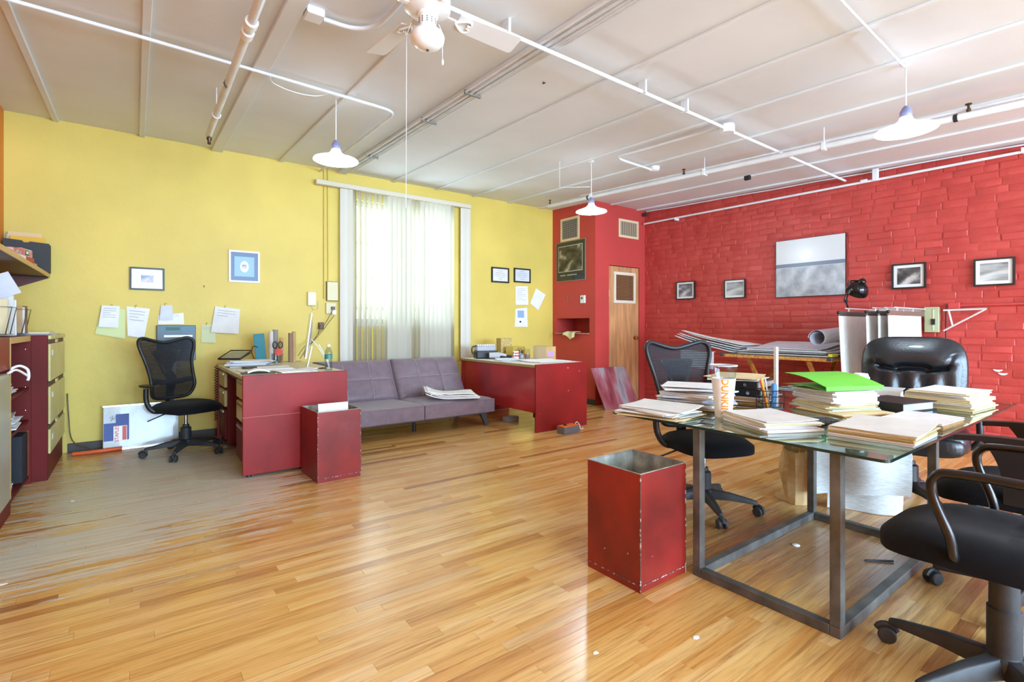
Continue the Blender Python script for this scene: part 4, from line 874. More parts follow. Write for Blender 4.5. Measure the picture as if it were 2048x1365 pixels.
# ================================================================ DESKS
t = thing('steel_desk', 'red steel double-pedestal desk with cream top and beige drawers', 'desk', (1.06, 5.09, 0))
X0, X1, DY0, DY1, DZ = -.40, .40, -.76, .76, .787
MB().box(X0, X1, DY0+.03, DY1-.03, DZ-.035, DZ).build('desktop', CREAM, t, bev=.006)
MB().box(X0, X1+.002, DY0, DY0+.03, .02, DZ+.003).build('end_panel', RED, t, bev=.004, seg=2); MB().box(X0, X1+.002, DY1-.03, DY1, .02, DZ+.003).build('end_panel', RED, t, bev=.004, seg=2)
MB().box(X1-.02, X1, DY0+.03, DY1-.03, .10, DZ-.035).build('modesty_panel', RED, t)
MB().box(X0-.006, X1, DY0-.0015, DY0+.032, .465, .468).build('seam_line', P('pale_seam', (196, 110, 96), .5), t)
for s in (-1, 1):
    ya, yb = (DY0+.03, DY0+.42) if s < 0 else (DY1-.42, DY1-.03)
    pd = MB().box(X0+.04, X1-.02, ya, yb, .06, DZ-.035).build('pedestal', MAROON, t)
    for z0, z1 in ((.10, .38), (.41, .56), (.59, .735)):
        d = MB().box(X0+.015, X0+.04, ya+.012, yb-.012, z0, z1).build('drawer', BEIGE if z0 > .2 else MAROON, t, bev=.003)
        MB().box(X0+.008, X0+.015, ya+.06, yb-.06, z1-.03, z1-.012).build('pull', ALU, d)
MB().box(X0+.02, X1-.02, DY0+.45, DY1-.45, DZ-.06, DZ-.038).build('centre_drawer', P('dark_slot', (1, 1, 1)), t)
for sx in (X0+.05, X1-.05):
    for sy in (DY0+.05, DY1-.05): MB().lathe([(.02, 0), (.02, .02), (.012, .022), (.012, .062)], 10, T(sx, sy, 0)).build('foot', BLK, t)
ZD = DZ+.0015
t = thing('steel_desk', 'red steel desk with white cluttered top beside the futon', 'desk', (3.905, 5.05, 0))
X0, X1, DY0, DY1, DZ = -.39, .39, -.777, .80, .745
MB().box(X0+.01, X1-.0, DY0+.025, DY1, DZ-.03, DZ).build('desktop', P('white_laminate', (226, 222, 212), .35, 0, .04, 6), t, bev=.006); MB().box(X0+.006, X0+.01, DY0+.025, DY1, DZ-.032, DZ-.004).build('brass_edge', P('brass_edging', (190, 168, 110), .35, .5), t)
GLR = P('red_desk_gloss', (170, 44, 44), .26, 0, .18, 2, .05, 30, .3)
MB().box(X0, X1, DY0, DY0+.025, .0, DZ+.004).build('end_panel', P('red_desk_enamel', (1, 1, 1)), t, bev=.004, seg=2)
MB().box(X0+.02, X0+.04, DY0+.025, DY1-.02, .21, DZ-.03).build('modesty_panel', GLR, t)
MB().box(X0, X1, DY1-.025, DY1, .0, DZ-.03).build('end_panel', P('red_desk_enamel', (1, 1, 1)), t)
MB().box(X0+.30, X1-.02, DY0+.03, DY0+.42, .08, DZ-.03).build('pedestal', MAROON, t)
ZD2 = DZ+.0005
# ---- bins
def bin_(x, y, rz, w_, d_, h_, label):
    t = thing('waste_bin', label, 'waste bin', (x, y, 0), rz, 'square red sheet-metal waste bins'); a, b, th = w_/2, d_/2, .004; ta = 1.0
    for nm, bx in (('front_side', (-a, a, -b, -b+th)), ('rear_side', (-a, a, b-th, b)), ('left_side', (-a, -a+th, -b+th, b-th)), ('right_side', (a-th, a, -b+th, b-th))):
        MB().box(bx[0], bx[1], bx[2], bx[3], .0, h_).build('side_panel', RED2, t)
    MB().box(-a+.004, a-.004, -b+.004, b-.004, .012, .02).build('bottom_panel', GALV, t)
    m = .0012
    for bx in ((-a+th, a-th, -b+th, -b+th+m), (-a+th, a-th, b-th-m, b-th), (-a+th, -a+th+m, -b+th, b-th), (a-th-m, a-th, -b+th, b-th)): MB().box(bx[0], bx[1], bx[2], bx[3], .02, h_-.001).build('lining', GALV, t)
    mm = MB().box(-a-.001, a+.001, -b-.001, -b+th, h_, h_+.003).box(-a-.001, a+.001, b-th, b+.001, h_, h_+.003).box(-a-.001, -a+th, -b+th, b-th, h_, h_+.003).box(a-th, a+.001, -b+th, b-th, h_, h_+.003)
    mm.build('rim', GALV, t)
    SEAM = P('worn_seam', (96, 66, 58), .5, chips=(206, 190, 176), chipt=.56, chs=60)
    MB().box(-a-.002, a+.002, -b-.002, -b, .028, .032).box(-a-.002, -a, -b, b, .028, .032).box(a, a+.002, -b, b, .028, .032).box(-a, a, b, b+.002, .028, .032).build('bottom_seam', SEAM, t)
    for sx in (-a, a): MB().cb((sx, -b, h_/2), (.004, .004, h_)).build('corner_seam', SEAM, t)
    return t
bin_(1.935, 1.595, 0, .33, .32, .52, 'square red metal waste bin standing empty by the glass table')
bin_(1.245, 4.075, 2, .33, .40, .525, 'square red metal waste bin with a white board in it by the left desk')
M = T(1.235, 3.945, .10) @ Matrix.Rotation(math.radians(-6), 4, 'X')
tag(MB().box(-.11, .12, 0, .006, 0, .475, M).build('discarded_board', PAPER), 'white board sticking out of the red bin', 'board')
# ================================================================ FUTON
t = thing('futon', 'mauve tufted two-section futon sofa with splayed legs under the window', 'sofa', (2.485, 0, 0))
def tuft(a, b, na=3, nb=2):
    g = 0
    for k in range(1, na): g = max(g, math.exp(-((a-k/na)/.016)**2))
    for k in range(1, nb): g = max(g, math.exp(-((b-k/nb)/.022)**2))
    for k in range(1, na): g += .9*math.exp(-((a-k/na)/.04)**2-((b-.5)/.06)**2)
    e = max(abs(2*a-1), abs(2*b-1)); return -.008*g-.05*e**9
for s in (-1, 1):
    x0, x1 = (-.905, -.006) if s < 0 else (.006, .905)
    nv = Vector((0, -.80, .50)).normalized()
    def bf(a, b, x0=x0, x1=x1):
        p = Vector((x0+(x1-x0)*a, 5.50+.27*b, .335+.46*b)); nn = Vector((0, -.86, .5)); return p+nn*tuft(a, b)
    bk = MB().slab(bf, 42, 28, lambda a, b: (0, .11*(1-.5*max(abs(2*a-1), abs(2*b-1))**8), -.055)).build('back_cushion', FUTON, t, smooth=80)
    def sf(a, b, x0=x0, x1=x1):
        e = max(abs(2*a-1), abs(2*b-1)); return (x0+(x1-x0)*a, 4.89+.66*b, .345-.02*b-.03*max(abs(2*a-1), 1-b if b < .5 else 0)**14)
    st = MB().slab(sf, 24, 16, lambda a, b: (0, 0, -.145)).build('seat_cushion', FUTON, t, smooth=50)
    for k in (1, 2):
        MB().tube([bf(k/3, j/24)+Vector((0, -.004, .003)) for j in range(1, 24)], .0028, 5).build('seam', STITCH, bk)
        c = bf(k/3, .5); MB().ball(c+Vector((0, -.004, 0)), (.012, .006, .012), 10, 6).build('tuft_button', FUTON, bk, smooth=80)
    MB().tube([bf(j/30, .5)+Vector((0, -.004, .003)) for j in range(1, 30)], .0028, 5).build('seam', STITCH, bk)
    pts = [sf(j/20, 0) for j in range(21)]; MB().tube([Vector(p)+Vector((0, -.002, .004)) for p in pts], .004, 5).build('piping', FUTON, st)
DKM = P('futon_leg_grey', (70, 66, 70), .45)
MB().bar((-.86, 4.98, .17), (.86, 4.98, .17), .05, .05).build('front_rail', DKM, t); MB().bar((-.86, 5.60, .17), (.86, 5.60, .17), .05, .05).build('rear_rail', DKM, t)
for x, dx in ((-.78, -.06), (.78, .06)):
    for y, dy in ((4.98, -.02), (5.62, .02)):
        m = MB(); A = Vector((x, y, .19)); B = Vector((x+dx, y+dy, 0)); w0, w1 = .045, .022
        m.add([A+Vector((-w0, -.022, 0)), A+Vector((w0, -.022, 0)), A+Vector((w0, .022, 0)), A+Vector((-w0, .022, 0)), B+Vector((-w1, -.018, 0)), B+Vector((w1, -.018, 0)), B+Vector((w1, .018, 0)), B+Vector((-w1, .018, 0))], [(0, 1, 2, 3), (7, 6, 5, 4), (0, 4, 5, 1), (1, 5, 6, 2), (2, 6, 7, 3), (3, 7, 4, 0)]).build('leg', DKM, t, bev=.004)
MB().tube([(0, 5.15, 0), (0, 5.15, .19)], .02, 10).build('centre_leg', BLK, t)
# folded drawings on the futon
t = thing('folded_drawings', 'thick folded white drawing sheets lying on the futon seat', 'drawings', (2.93, 5.10, .352), -24)
for k, (w_, d_, z, lift) in enumerate(((.60, .40, 0, .10), (.62, .38, .014, .13), (.56, .40, .03, .10), (.50, .36, .05, .05))):
    MB().slab(lambda a, b: ((a-.5)*w_, (b-.5)*d_*(1-.12*a), z+.012+lift*max(0, .45-a)**2*3+.012*math.sin(a*4+k)*b-.05*max(0, a-.75)**2*8*(0 if k == 0 else .3)), 12, 8, .010).build('folded_sheet', (PAPER, PAPER2, PAPER, PAPER2)[k], t, smooth=50)
MB().tube([Vector((-.25+.02*i, -.19, .06+.004*math.sin(i))) for i in range(14)], .010, 8).build('rolled_edge', PAPER2, t, smooth=60)
# ================================================================ GLASS TABLE
TZ = .707
t = thing('glass_table', 'glass-topped table on a welded raw steel cube frame', 'table', (2.72, 1.08, 0))
gx0, gx1, gy0, gy1 = 2.08-2.72, 4.26-2.72, .62-1.08, 1.885-1.08
def table_glass():
    m, nt, b, N, L = nodes('table_glass'); nt.nodes.remove(b)
    tr = N('ShaderNodeBsdfTransparent'); tr.inputs[0].default_value = lin((206, 226, 216)); g = N('ShaderNodeBsdfGlossy'); g.inputs['Roughness'].default_value = .015; g.inputs[0].default_value = lin((235, 245, 240))
    f = N('ShaderNodeLayerWeight'); f.inputs[0].default_value = .5; q = N('ShaderNodeMath'); q.operation = 'POWER'; q.inputs[1].default_value = 2.6; L(f.outputs['Facing'], q.inputs[0])
    k = N('ShaderNodeMath'); k.operation = 'MULTIPLY_ADD'; k.inputs[1].default_value = .85; k.inputs[2].default_value = .06; L(q.outputs[0], k.inputs[0]); x = N('ShaderNodeMixShader'); L(k.outputs[0], x.inputs[0]); L(tr.outputs[0], x.inputs[1]); L(g.outputs[0], x.inputs[2]); L(x.outputs[0], nt.nodes['Material Output'].inputs[0]); return m
gl = MB().prism(rpoly([(gx0, gy0), (gx1, gy0), (gx1, gy1), (gx0, gy1)], .03), TZ-.012, TZ).build('glass_top', table_glass(), t)
m = MB(); pl = rpoly([(gx0, gy0), (gx1, gy0), (gx1, gy1), (gx0, gy1)], .03); n = len(pl); c = Vector(((gx0+gx1)/2, (gy0+gy1)/2))
out = [(p[0]+(p[0]-c.x)*.0008, p[1]+(p[1]-c.y)*.0012) for p in pl]
m.add([(p[0], p[1], TZ-.0115) for p in out]+[(p[0], p[1], TZ-.0005) for p in out], [(i, (i+1) % n, n+(i+1) % n, n+i) for i in range(n)])
m.build('glass_edge', P('dark_green_glass_edge', (30, 52, 46), .12), t)
fx0, fx1, fy0, fy1 = 2.105-2.72, 3.335-2.72, .775-1.08, 1.40-1.08; s_ = .04
for x in (fx0+s_/2, fx1-s_/2):
    for y in (fy0+s_/2, fy1-s_/2): MB().box(x-s_/2, x+s_/2, y-s_/2, y+s_/2, .04, TZ-.013).build('leg', STEEL, t, bev=.003)
for y in (fy0, fy1-s_): MB().box(fx0, fx1, y, y+s_, 0, .04).build('floor_rail', STEEL, t, bev=.003)
for x in (fx0, fx1-s_): MB().box(x, x+s_, fy0+s_, fy1-s_, 0, .04).build('floor_rail', STEEL, t, bev=.003)
Z0 = TZ+.0006
def lay(n, w_, d_, th, mats, nm='sheet', j=.06):
    return [(w_*random.uniform(1-j, 1+j), d_*random.uniform(1-j, 1+j), th*random.uniform(.6, 1.4), random.choice(mats), nm) for _ in range(n)]
WH = [PAPER, PAPER2, PAPER]
# left corner spread
stack('loose_papers', 'spread of loose white sheets over manila folders at the glass table corner', 'paper stack', 2.215, 1.665, Z0, 4, lay(2, .30, .37, .003, [MANILA], 'folder')+lay(2, .2, .3, .004, [KRAFT, PAPER2])+lay(7, .25, .33, .0035, WH), seed=11, jx=.03, jr=14)
# messy pile with two ring binders
stack('messy_papers', 'tall messy pile of white papers left of the ring binders', 'paper stack', 2.60, 1.70, Z0, 20, lay(2, .25, .30, .004, [KRAFT, MANILA], 'folder')+lay(16, .24, .31, .0065, [PAPER, BLUEP, PAPER, PAPER2, P('grey_paper', (180, 182, 190), .7)]), seed=12, jx=.04, jr=24)
def ring_binder(x, y, z, rz, label, th=.045):
    t = thing('ring_binder', label, 'binder', (x, y, z), rz)
    MB().box(-.14, .14, -.15, .15, 0, .003).build('lower_cover', BLK, t); MB().box(-.14, .14, -.15, .15, th-.003, th).build('upper_cover', BLK, t, bev=.001); MB().box(-.143, -.14, -.15, .15, 0, th).build('spine', BLK, t)
    MB().box(-.10, .13, -.14, .14, .005, th-.006).build('paper_block', PAPER2, t)
    for q in (-.09, 0, .09): MB().tube([(-.115+.018*math.cos(a), q, th/2+.018*math.sin(a)) for a in [i*.63 for i in range(10)]], .002, 5, True).build('ring', CHROME, t)
    MB().lathe([(.010, 0), (.010, .002), (.006, .002)], 12, T(-.1435, -.08, th/2) @ Matrix.Rotation(-math.pi/2, 4, 'Y')).build('finger_ring', CHROME, t); return t
_, zb1 = stack('messy_papers', 'mixed papers under the two black ring binders', 'paper stack', 3.05, 1.68, Z0, 10, lay(6, .29, .32, .006, [PAPER, KRAFT, PAPER2, BLUEP]), seed=13, jx=.02, jr=8, flat=True)
ring_binder(3.05, 1.67, zb1+.001, 8, 'black ring binder lower of two on the papers'); ring_binder(3.06, 1.68, zb1+.048, 4, 'black ring binder topmost on the papers')
stack('messy_papers', 'few white sheets lying across the topmost ring binder', 'paper stack', 3.02, 1.69, zb1+.094, 24, lay(4, .24, .30, .004, [PAPER, MANILA, PAPER]), seed=14, jx=.03, jr=18)
# paper cup with a clear cup nested in it
cp = G(1447, 834, TZ); t = thing('paper_cup', 'tall white paper cup with orange lettering and a clear cup nested in it', 'cup', (cp.x, cp.y, Z0))
R0, R1, HC = .040, .058, .198
MB().lathe([(R0-.003, .004), (R0, 0), (R1, HC-.004), (R1+.002, HC), (R1-.001, HC), (R0-.002, .008)], 32, cap=False).lathe([(R0-.002, .004), (R0-.002, .006)], 32).build('paper_wall', P('white_cup_card', (242, 241, 236), .45), t, smooth=50)
CLR = thin_glass('clear_plastic', (236, 240, 242))
MB().lathe([(R1-.006, HC-.06), (R1-.002, HC), (R1+.005, HC+.05), (R1+.006, HC+.06), (R1+.010, HC+.062), (R1+.010, HC+.067), (R1+.006, HC+.067)], 32, cap=False).build('clear_cup', CLR, t, smooth=50)
MB().lathe([(R1+.0085, HC+.061), (R1+.0105, HC+.064), (R1+.0085, HC+.068), (R1+.0065, HC+.064)], 32, cap=False).build('clear_rim', P('cloudy_plastic', (222, 224, 226), .3), t, smooth=50)
ang0 = math.atan2(-cp.y, -cp.x)+.10
def warp(p):
    # letters run down the cup: local x -> down, local y -> around
    z = .104-p.x; r = R0+(R1-R0)*z/HC+.0006+p.z*.3; a = ang0-(-p.y)/r*1.0*-1*-1
    return Vector((r*math.cos(a), r*math.sin(a), z))
text_mesh("DUNKIN'", .047, Matrix.Identity(4), 'brand_lettering', P('orange_ink', (238, 146, 30), .5), t, warp=warp, off=.0012, ext=.0002)
# pen holder
pp = G(1540, 816, TZ); t = thing('pen_holder', 'black metal desk caddy full of pens', 'pen holder', (pp.x, pp.y, Z0), -36)
MB().box(-.06, .06, -.035, .035, 0, .003).build('base', BLKM, t)
m = MB()
for x in (-.06, .06):
    for y in (-.035, .035): m.tube([(x, y, 0), (x, y, .098)], .0025, 6)
for z in (.03, .065, .098): m.tube([(-.06, -.035, z), (.06, -.035, z), (.06, .035, z), (-.06, .035, z)], .0025, 6, True)
for k in range(6):
    x = -.05+.02*k; m.tube([(x, -.035, 0), (x+.012, -.035, .098)], .001, 4).tube([(x, .035, 0), (x+.012, .035, .098)], .001, 4)
m.build('wire_cage', BLKM, t, smooth=50)
def pen(bx, by, tilt, az, L, r, col, label, cap=None, nm='marker'):
    R = RZ(az) @ Matrix.Rotation(math.radians(tilt), 4, 'Y'); mw = T(pp.x, pp.y, Z0+.004) @ RZ(-36) @ T(bx, by, 0) @ R
    o = thing(nm, label, 'pen', tuple(mw.to_translation())); M = T(-mw.to_translation()) @ mw
    MB().lathe([(r*.8, .002), (r, .006), (r, L*.62)], 12, M).build('barrel', P('pen_'+label.split()[0], col, .35), o, smooth=50)
    MB().lathe([(r*1.05, L*.62), (r*1.05, L*.95), (r*.7, L)], 12, M).build('cap', P('pen_'+label.split()[0]+'_cap', cap or col, .35), o, smooth=50)
pen(-.018, .0, -13, 0, .16, .007, (232, 90, 50), 'orange-red marker leaning in the desk caddy'); pen(-.008, .022, -10, 0, .165, .007, (240, 205, 40), 'yellow marker standing in the desk caddy'); pen(-.022, -.02, -14, 0, .14, .006, (236, 150, 30), 'amber marker leaning low in the desk caddy'); pen(.012, -.017, 1, 0, .135, .013, (70, 140, 205), 'blue thick glue stick standing in the desk caddy'); pen(.002, .008, -9, 0, .16, .004, (225, 225, 228), 'pale thin pen leaning in the desk caddy')
o = thing('scale_ruler', 'white triangular scale ruler standing upright in the desk caddy', 'ruler', tuple(pp+Vector((.0354, -.0159, .005))))
MB().prism([(0, .014), (-.013, -.009), (.013, -.009)], 0, .34).build('ruler_body', WHITE, o, bev=.002)
m = MB()
for k in range(60): m.box(-.013, -.009 if k % 5 else -.005, -.0096, -.009, .02+.005*k, .0206+.005*k)
m.build('tick_marks', P('ruler_ink', (70, 70, 76), .6), o)['kind'] = 'stuff'
# folder pile in front
stack('folder_pile', 'folder of white papers with curled top sheet beside the paper cup', 'paper stack', 2.372, 1.178, Z0, -28, [(.28, .33, .012, PAPER, 'sheet'), (.27, .33, .008, BLUEP, 'sheet'), (.28, .32, .010, PAPER, 'sheet'), (.285, .335, .006, MANILA, 'folder'), (.275, .33, .004, PAPER2, 'sheet'), (.26, .32, .003, PAPER2, 'sheet')], seed=15, jx=.008, jr=3)
# green folder pile
GRN = P('green_folder', (104, 198, 52), .45)
_, zr0 = stack('envelope', 'large manila envelopes sticking out under the report pile', 'envelope', 3.09, 1.115, Z0, -22, [(.36, .30, .004, KRAFT, 'sheet'), (.35, .29, .005, MANILA, 'sheet')], seed=17, jr=2, flat=True)
_, zr1 = stack('report_pile', 'high pile of white reports and cream folders under the green folder', 'paper stack', 3.13, 1.19, zr0+.0005, -24, [(.33, .29, .006, MANILA, 'folder'), (.32, .28, .006, P('aqua_folder', (196, 216, 208), .6), 'folder')]+lay(4, .29, .28, .007, [PAPER2, MANILA, PAPER], j=.04)+lay(6, .275, .30, .009, WH, j=.03), seed=16, jx=.014, jr=7, flat=True)
t = thing('green_folder', 'bright green pocket folder open on top of the report pile', 'folder', (3.13, 1.20, zr1+.004), -24)
MB().slab(lambda a, b: ((a-.5)*.37, (b-.5)*.30, .004+.012*math.sin(b*2.5)), 6, 6, .002).build('lower_cover', GRN, t, smooth=50)
MB().slab(lambda a, b: ((a-.5)*.37, -.15+.29*b, .022+.05*b+.015*math.sin(b*3)), 6, 8, .002).build('upper_cover', GRN, t, smooth=50); MB().box(-.185, .185, -.152, -.148, .0, .024).build('fold_spine', GRN, t)
cc = G(1640, 850, TZ)+Vector((.06, .01, 0)); t = thing('calculator', 'black desk calculator between the paper piles', 'calculator', (cc.x, cc.y, Z0), -40)
MB().box(-.06, .06, -.085, .085, 0, .018).build('case', BLK, t, bev=.004); MB().box(-.05, .05, .045, .075, .018, .0195).build('display', P('lcd_grey', (110, 120, 112), .2), t)
for i in range(4):
    for j in range(5): MB().box(-.05+.026*i, -.032+.026*i, -.075+.022*j, -.06+.022*j, .018, .022).build('key', P('key_grey', (70, 74, 78), .5), t)
hh = G(1684, 846, TZ)+Vector((.07, -.05, 0)); t = thing('highlighter', 'lime green highlighter with white cap lying on the glass', 'pen', (hh.x, hh.y, Z0+.009), -52)
MB().lathe([(.009, -.02), (.009, .06), (.006, .07)], 12, Matrix.Rotation(math.pi/2, 4, 'Y')).build('barrel', P('lime_plastic', (190, 220, 50), .3), t, smooth=50); MB().lathe([(.0085, -.055), (.0095, -.05), (.0095, -.02)], 12, Matrix.Rotation(math.pi/2, 4, 'Y')).build('cap', P('pale_lime', (226, 238, 200), .3), t, smooth=50)
stack('file_pile', 'neat pile of cream and manila files at the near glass edge', 'paper stack', 2.535, .778, Z0, 2, [(.34, .30, .004, BLUEP, 'sheet'), (.33, .30, .008, PAPER2, 'sheet'), (.32, .30, .005, MANILA, 'folder'), (.33, .3, .006, P('olive_folder', (188, 170, 110), .6), 'folder'), (.33, .30, .008, PAPER, 'sheet'), (.34, .305, .004, MANILA, 'folder'), (.335, .30, .003, PAPER2, 'sheet')], seed=18, jx=.006, jr=2)
stack('notepad', 'white notepad on a brown card backing beside the black binder', 'notepad', 3.02, .765, Z0, -3, [(.29, .24, .003, KRAFT, 'backing'), (.285, .235, .014, KRAFT, 'backing'), (.285, .235, .006, PAPER, 'sheet'), (.285, .235, .0015, PAPER, 'sheet')], seed=19, jx=.002, jr=1)
p1 = G(1722, 797, TZ); t = thing('coffee_cup', 'small white takeaway coffee cup with domed lid behind the report pile', 'cup', (p1.x, p1.y, Z0))
MB().lathe([(.030, 0), (.032, .003), (.044, .125), (.044, .13)], 28).build('cup_body', P('white_cup_card', (1, 1, 1)), t, smooth=40); MB().lathe([(.047, .126), (.048, .134), (.046, .138), (.043, .14), (.038, .158), (.034, .16), (.033, .157)], 28).build('lid', WHITE, t, smooth=35)
t = thing('box_binder', 'thick black flat binder lying on the glass by the manila files', 'binder', (3.45, 1.0, Z0), -14)
MB().box(-.15, .15, -.13, .13, 0, .004).build('lower_cover', BLK, t); MB().box(-.15, .15, -.13, .13, .045, .049).build('upper_cover', BLK, t, bev=.001); MB().box(-.153, -.15, -.13, .13, 0, .049).build('spine', BLK, t); MB().box(-.14, .13, -.12, .12, .006, .042).build('paper_block', P('grey_paper', (1, 1, 1)), t)
tag(MB().lathe([(.002, -.075), (.005, -.065), (.005, .05), (.0055, .052), (.0055, .075)], 10, T(G(1842, 830, TZ)+Vector((0, 0, .0065))) @ RZ(-45) @ Matrix.Rotation(math.pi/2, 4, 'Y')).build('ballpoint_pen', P('blue_plastic', (50, 106, 210), .3), smooth=50), 'blue ballpoint pen lying before the black binder', 'pen')
stack('manila_files', 'tall pile of manila files topped by white papers at the far glass corner', 'paper stack', 3.78, .84, Z0, -6, lay(3, .36, .33, .010, [MANILA], 'folder', .02)+[(.35, .31, .008, PAPER2, 'sheet')]+lay(3, .35, .31, .008, [MANILA], 'folder', .03)+lay(3, .33, .28, .009, [PAPER, PAPER2, MANILA], j=.03)+[(.33, .27, .004, PAPER, 'sheet')], seed=20, jx=.012, jr=3)
t = thing('white_binder', 'white open-ended ring binder lying behind the coffee cup', 'binder', (3.93, 1.25, Z0), 100)
MB().box(-.15, .15, -.13, .13, 0, .004).build('lower_cover', WHITE, t); MB().box(-.15, .15, -.13, .13, .05, .054).build('upper_cover', WHITE, t); MB().box(-.15, .15, .127, .13, .004, .05).build('spine', WHITE, t); MB().box(-.14, .14, -.12, .10, .006, .035).build('paper_block', PAPER, t); MB().tube([(-.10, -.09+.02*math.cos(a), .026+.02*math.sin(a)) for a in [i*.63 for i in range(10)]], .003, 6, True).build('ring', BLKM, t)
# ---- under / around the table
t = thing('paper_bag', 'crumpled brown paper bag standing behind the steel frame', 'bag', (3.62, 1.60, 0), 20)
MB().slab(lambda a, b: ((.16+.02*math.sin(7*b+3*a))*math.cos(2*math.pi*a), (.10+.015*math.sin(9*b+11*a))*math.sin(2*math.pi*a), .002+.36*b+.02*b*math.sin(9*a)), 14, 8, lambda a, b: (-.004*math.cos(2*math.pi*a), -.004*math.sin(2*math.pi*a), 0)).build('bag_wall', KRAFT, t); MB().lathe([(.14, .001), (.14, .004)], 14).build('bag_bottom', KRAFT, t)
t = thing('creased_drawing', 'large creased printed drawing sheet draped over the paper bag under the table', 'drawing', (3.595, 1.213, .0), -60)
DRW = P('printed_drawing', (196, 199, 198), .7, 0, .10, 30, stretch=(1, 1, 6))
MB().slab(lambda a, b: ((a-.5)*.5, .02*math.sin(a*9)-.07*b+.02*math.sin(a*4+b*5), .10+.42*b+.03*math.sin(a*8)*b+.05*a), 18, 10, lambda a, b: (0, .002, 0)).build('sheet', DRW, t, smooth=40)
MB().slab(lambda a, b: ((a-.5)*.4+.03, .07-.06*b+.02*math.sin(a*7), .004+.40*b), 12, 6, lambda a, b: (0, .002, 0)).build('sheet', DRW, t, smooth=40)
p = G(1795, 1127); tag(MB().lathe([(.002, -.07), (.005, -.06), (.005, .05), (.004, .07)], 10, T(p.x-.06, p.y+.06, .006) @ RZ(-40) @ Matrix.Rotation(math.pi/2, 4, 'Y')).build('dropped_pen', BLKM, smooth=50), 'black pen dropped on the floor under the glass table', 'pen')
p = G(1592, 1092); tag(MB().lathe([(.018, .0005), (.02, .003), (.016, .006)], 16, T(p.x, p.y, 0)).build('white_disc', WHITE, smooth=50), 'small white plastic disc on the floor inside the steel frame', 'disc')
for k, (u, v, s, lab) in enumerate(((1392, 1276, .014, 'white paper scrap on the floor before the steel frame'), (1192, 1307, .012, 'smaller white paper scrap on the open floor'), (4, 1170, .016, 'white scrap on the floor near the storage unit'), (145, 1003, .016, 'torn white scrap on the worn floor before the bookcase'), (452, 893, .02, 'crumpled white scrap on the floor under the left desk'))):
    p = G(u, v); rs = random.Random(k); tag(MB().prism([(s*rs.uniform(.6, 1.2)*math.cos(a), s*rs.uniform(.5, 1)*math.sin(a)) for a in [i*1.05 for i in range(6)]], .0004, .002, T(p.x, p.y, 0)).build('paper_scrap', PAPER), lab, 'scrap')
# ================================================================ RED BRICK WALL ITEMS
XW = XR-.016
frame('picture_frame', 'small black framed grey photo nearest the closet on the brick wall', WX(1354, 565, XW), WX(1391, 598, XW), 'X', BF, .012, MATW, GREYPH, (.03, .025), depth=.03)
frame('picture_frame', 'small black framed pale photo beside the large print on the brick wall', WX(1450, 561, XW), WX(1492, 596, XW), 'X', BF, .012, MATW, PALEPH, (.02, .025), depth=.03)
a, b = WX(1553, 484, XW), WX(1693, 590, XW)
t = thing('wall_print', 'large frameless pale grey print on the brick wall', 'print', (XW, (a.y+b.y)/2, (a.z+b.z)/2)); w_, h_ = abs(a.y-b.y)/2, abs(a.z-b.z)/2
MB().box(-.02, 0, -w_, w_, -h_, h_).build('backing', BF, t); MB().box(-.0215, -.02, -w_+.006, w_-.006, -h_+.006, h_-.006).build('pale_ground', P('pale_print_grey', (214, 217, 218), .25, coat=.4), t)
MB().box(-.0222, -.0215, -w_+.006, w_-.006, -h_+.006, h_*.02).build('mottled_lower_field', print_mat('mottled_grey_print', [(.3, (140, 146, 152)), (.55, (180, 184, 188)), (.75, (206, 208, 210))], (10, 10, 8), rough=.25), t); MB().box(-.0226, -.0222, -w_+.006, w_-.006, h_*.03, h_*.16).build('slate_band', P('slate_print', (112, 122, 140), .3), t)
frame('picture_frame', 'black framed dark photo with a pale shape on the brick wall', WX(1785, 530, XW), WX(1853, 576, XW), 'X', BF, .016, MATW, DARKPH, (.03, .03), depth=.03)
frame('picture_frame', 'black framed pale landscape photo farthest from the closet', WX(1948, 520, XW), WX(2031, 570, XW), 'X', BF, .016, MATW, PALEPH, (.03, .03), depth=.03)
# plan rack with hanging drawings
t = thing('plan_rack', 'wall rack of white metal arms holding hanging drawing sets', 'rack', (6.575, 1.8, 1.33))
WM = P('white_metal', (222, 222, 218), .35, .3)
a1, a2, a3 = WX(1887, 621, 6.52), WX(1973, 618, 6.52), WX(1887, 662, 6.52); o_ = Vector(t.location)
MB().box(-.01, 0, -.18, .34, -.02, .025).build('wall_plate', WM, t)
for y in (1.63, 1.705, 1.80, 2.03): MB().tube([(-.005, y-1.8, .0155), (-.96, y-1.8, .0155)], .006, 8).build('hanger_arm', WM, t, smooth=50)
MB().tube([a1-o_, a2-o_], .010, 6).build('arm', WM, t); MB().tube([a2-o_, a3-o_], .008, 6).build('arm', WM, t)
MB().tube([WX(1897, 621, 6.52)-o_, WX(1905, 652, 6.52)-o_], .008, 6).build('strut', WM, t)
rs = random.Random(9)
lab = ['flat white drawing set hanging foremost on the plan rack', 'second hanging drawing set behind the foremost one', 'curled drawing set on the plan rack between two others', 'outermost wavy drawing set next to the drafting table']
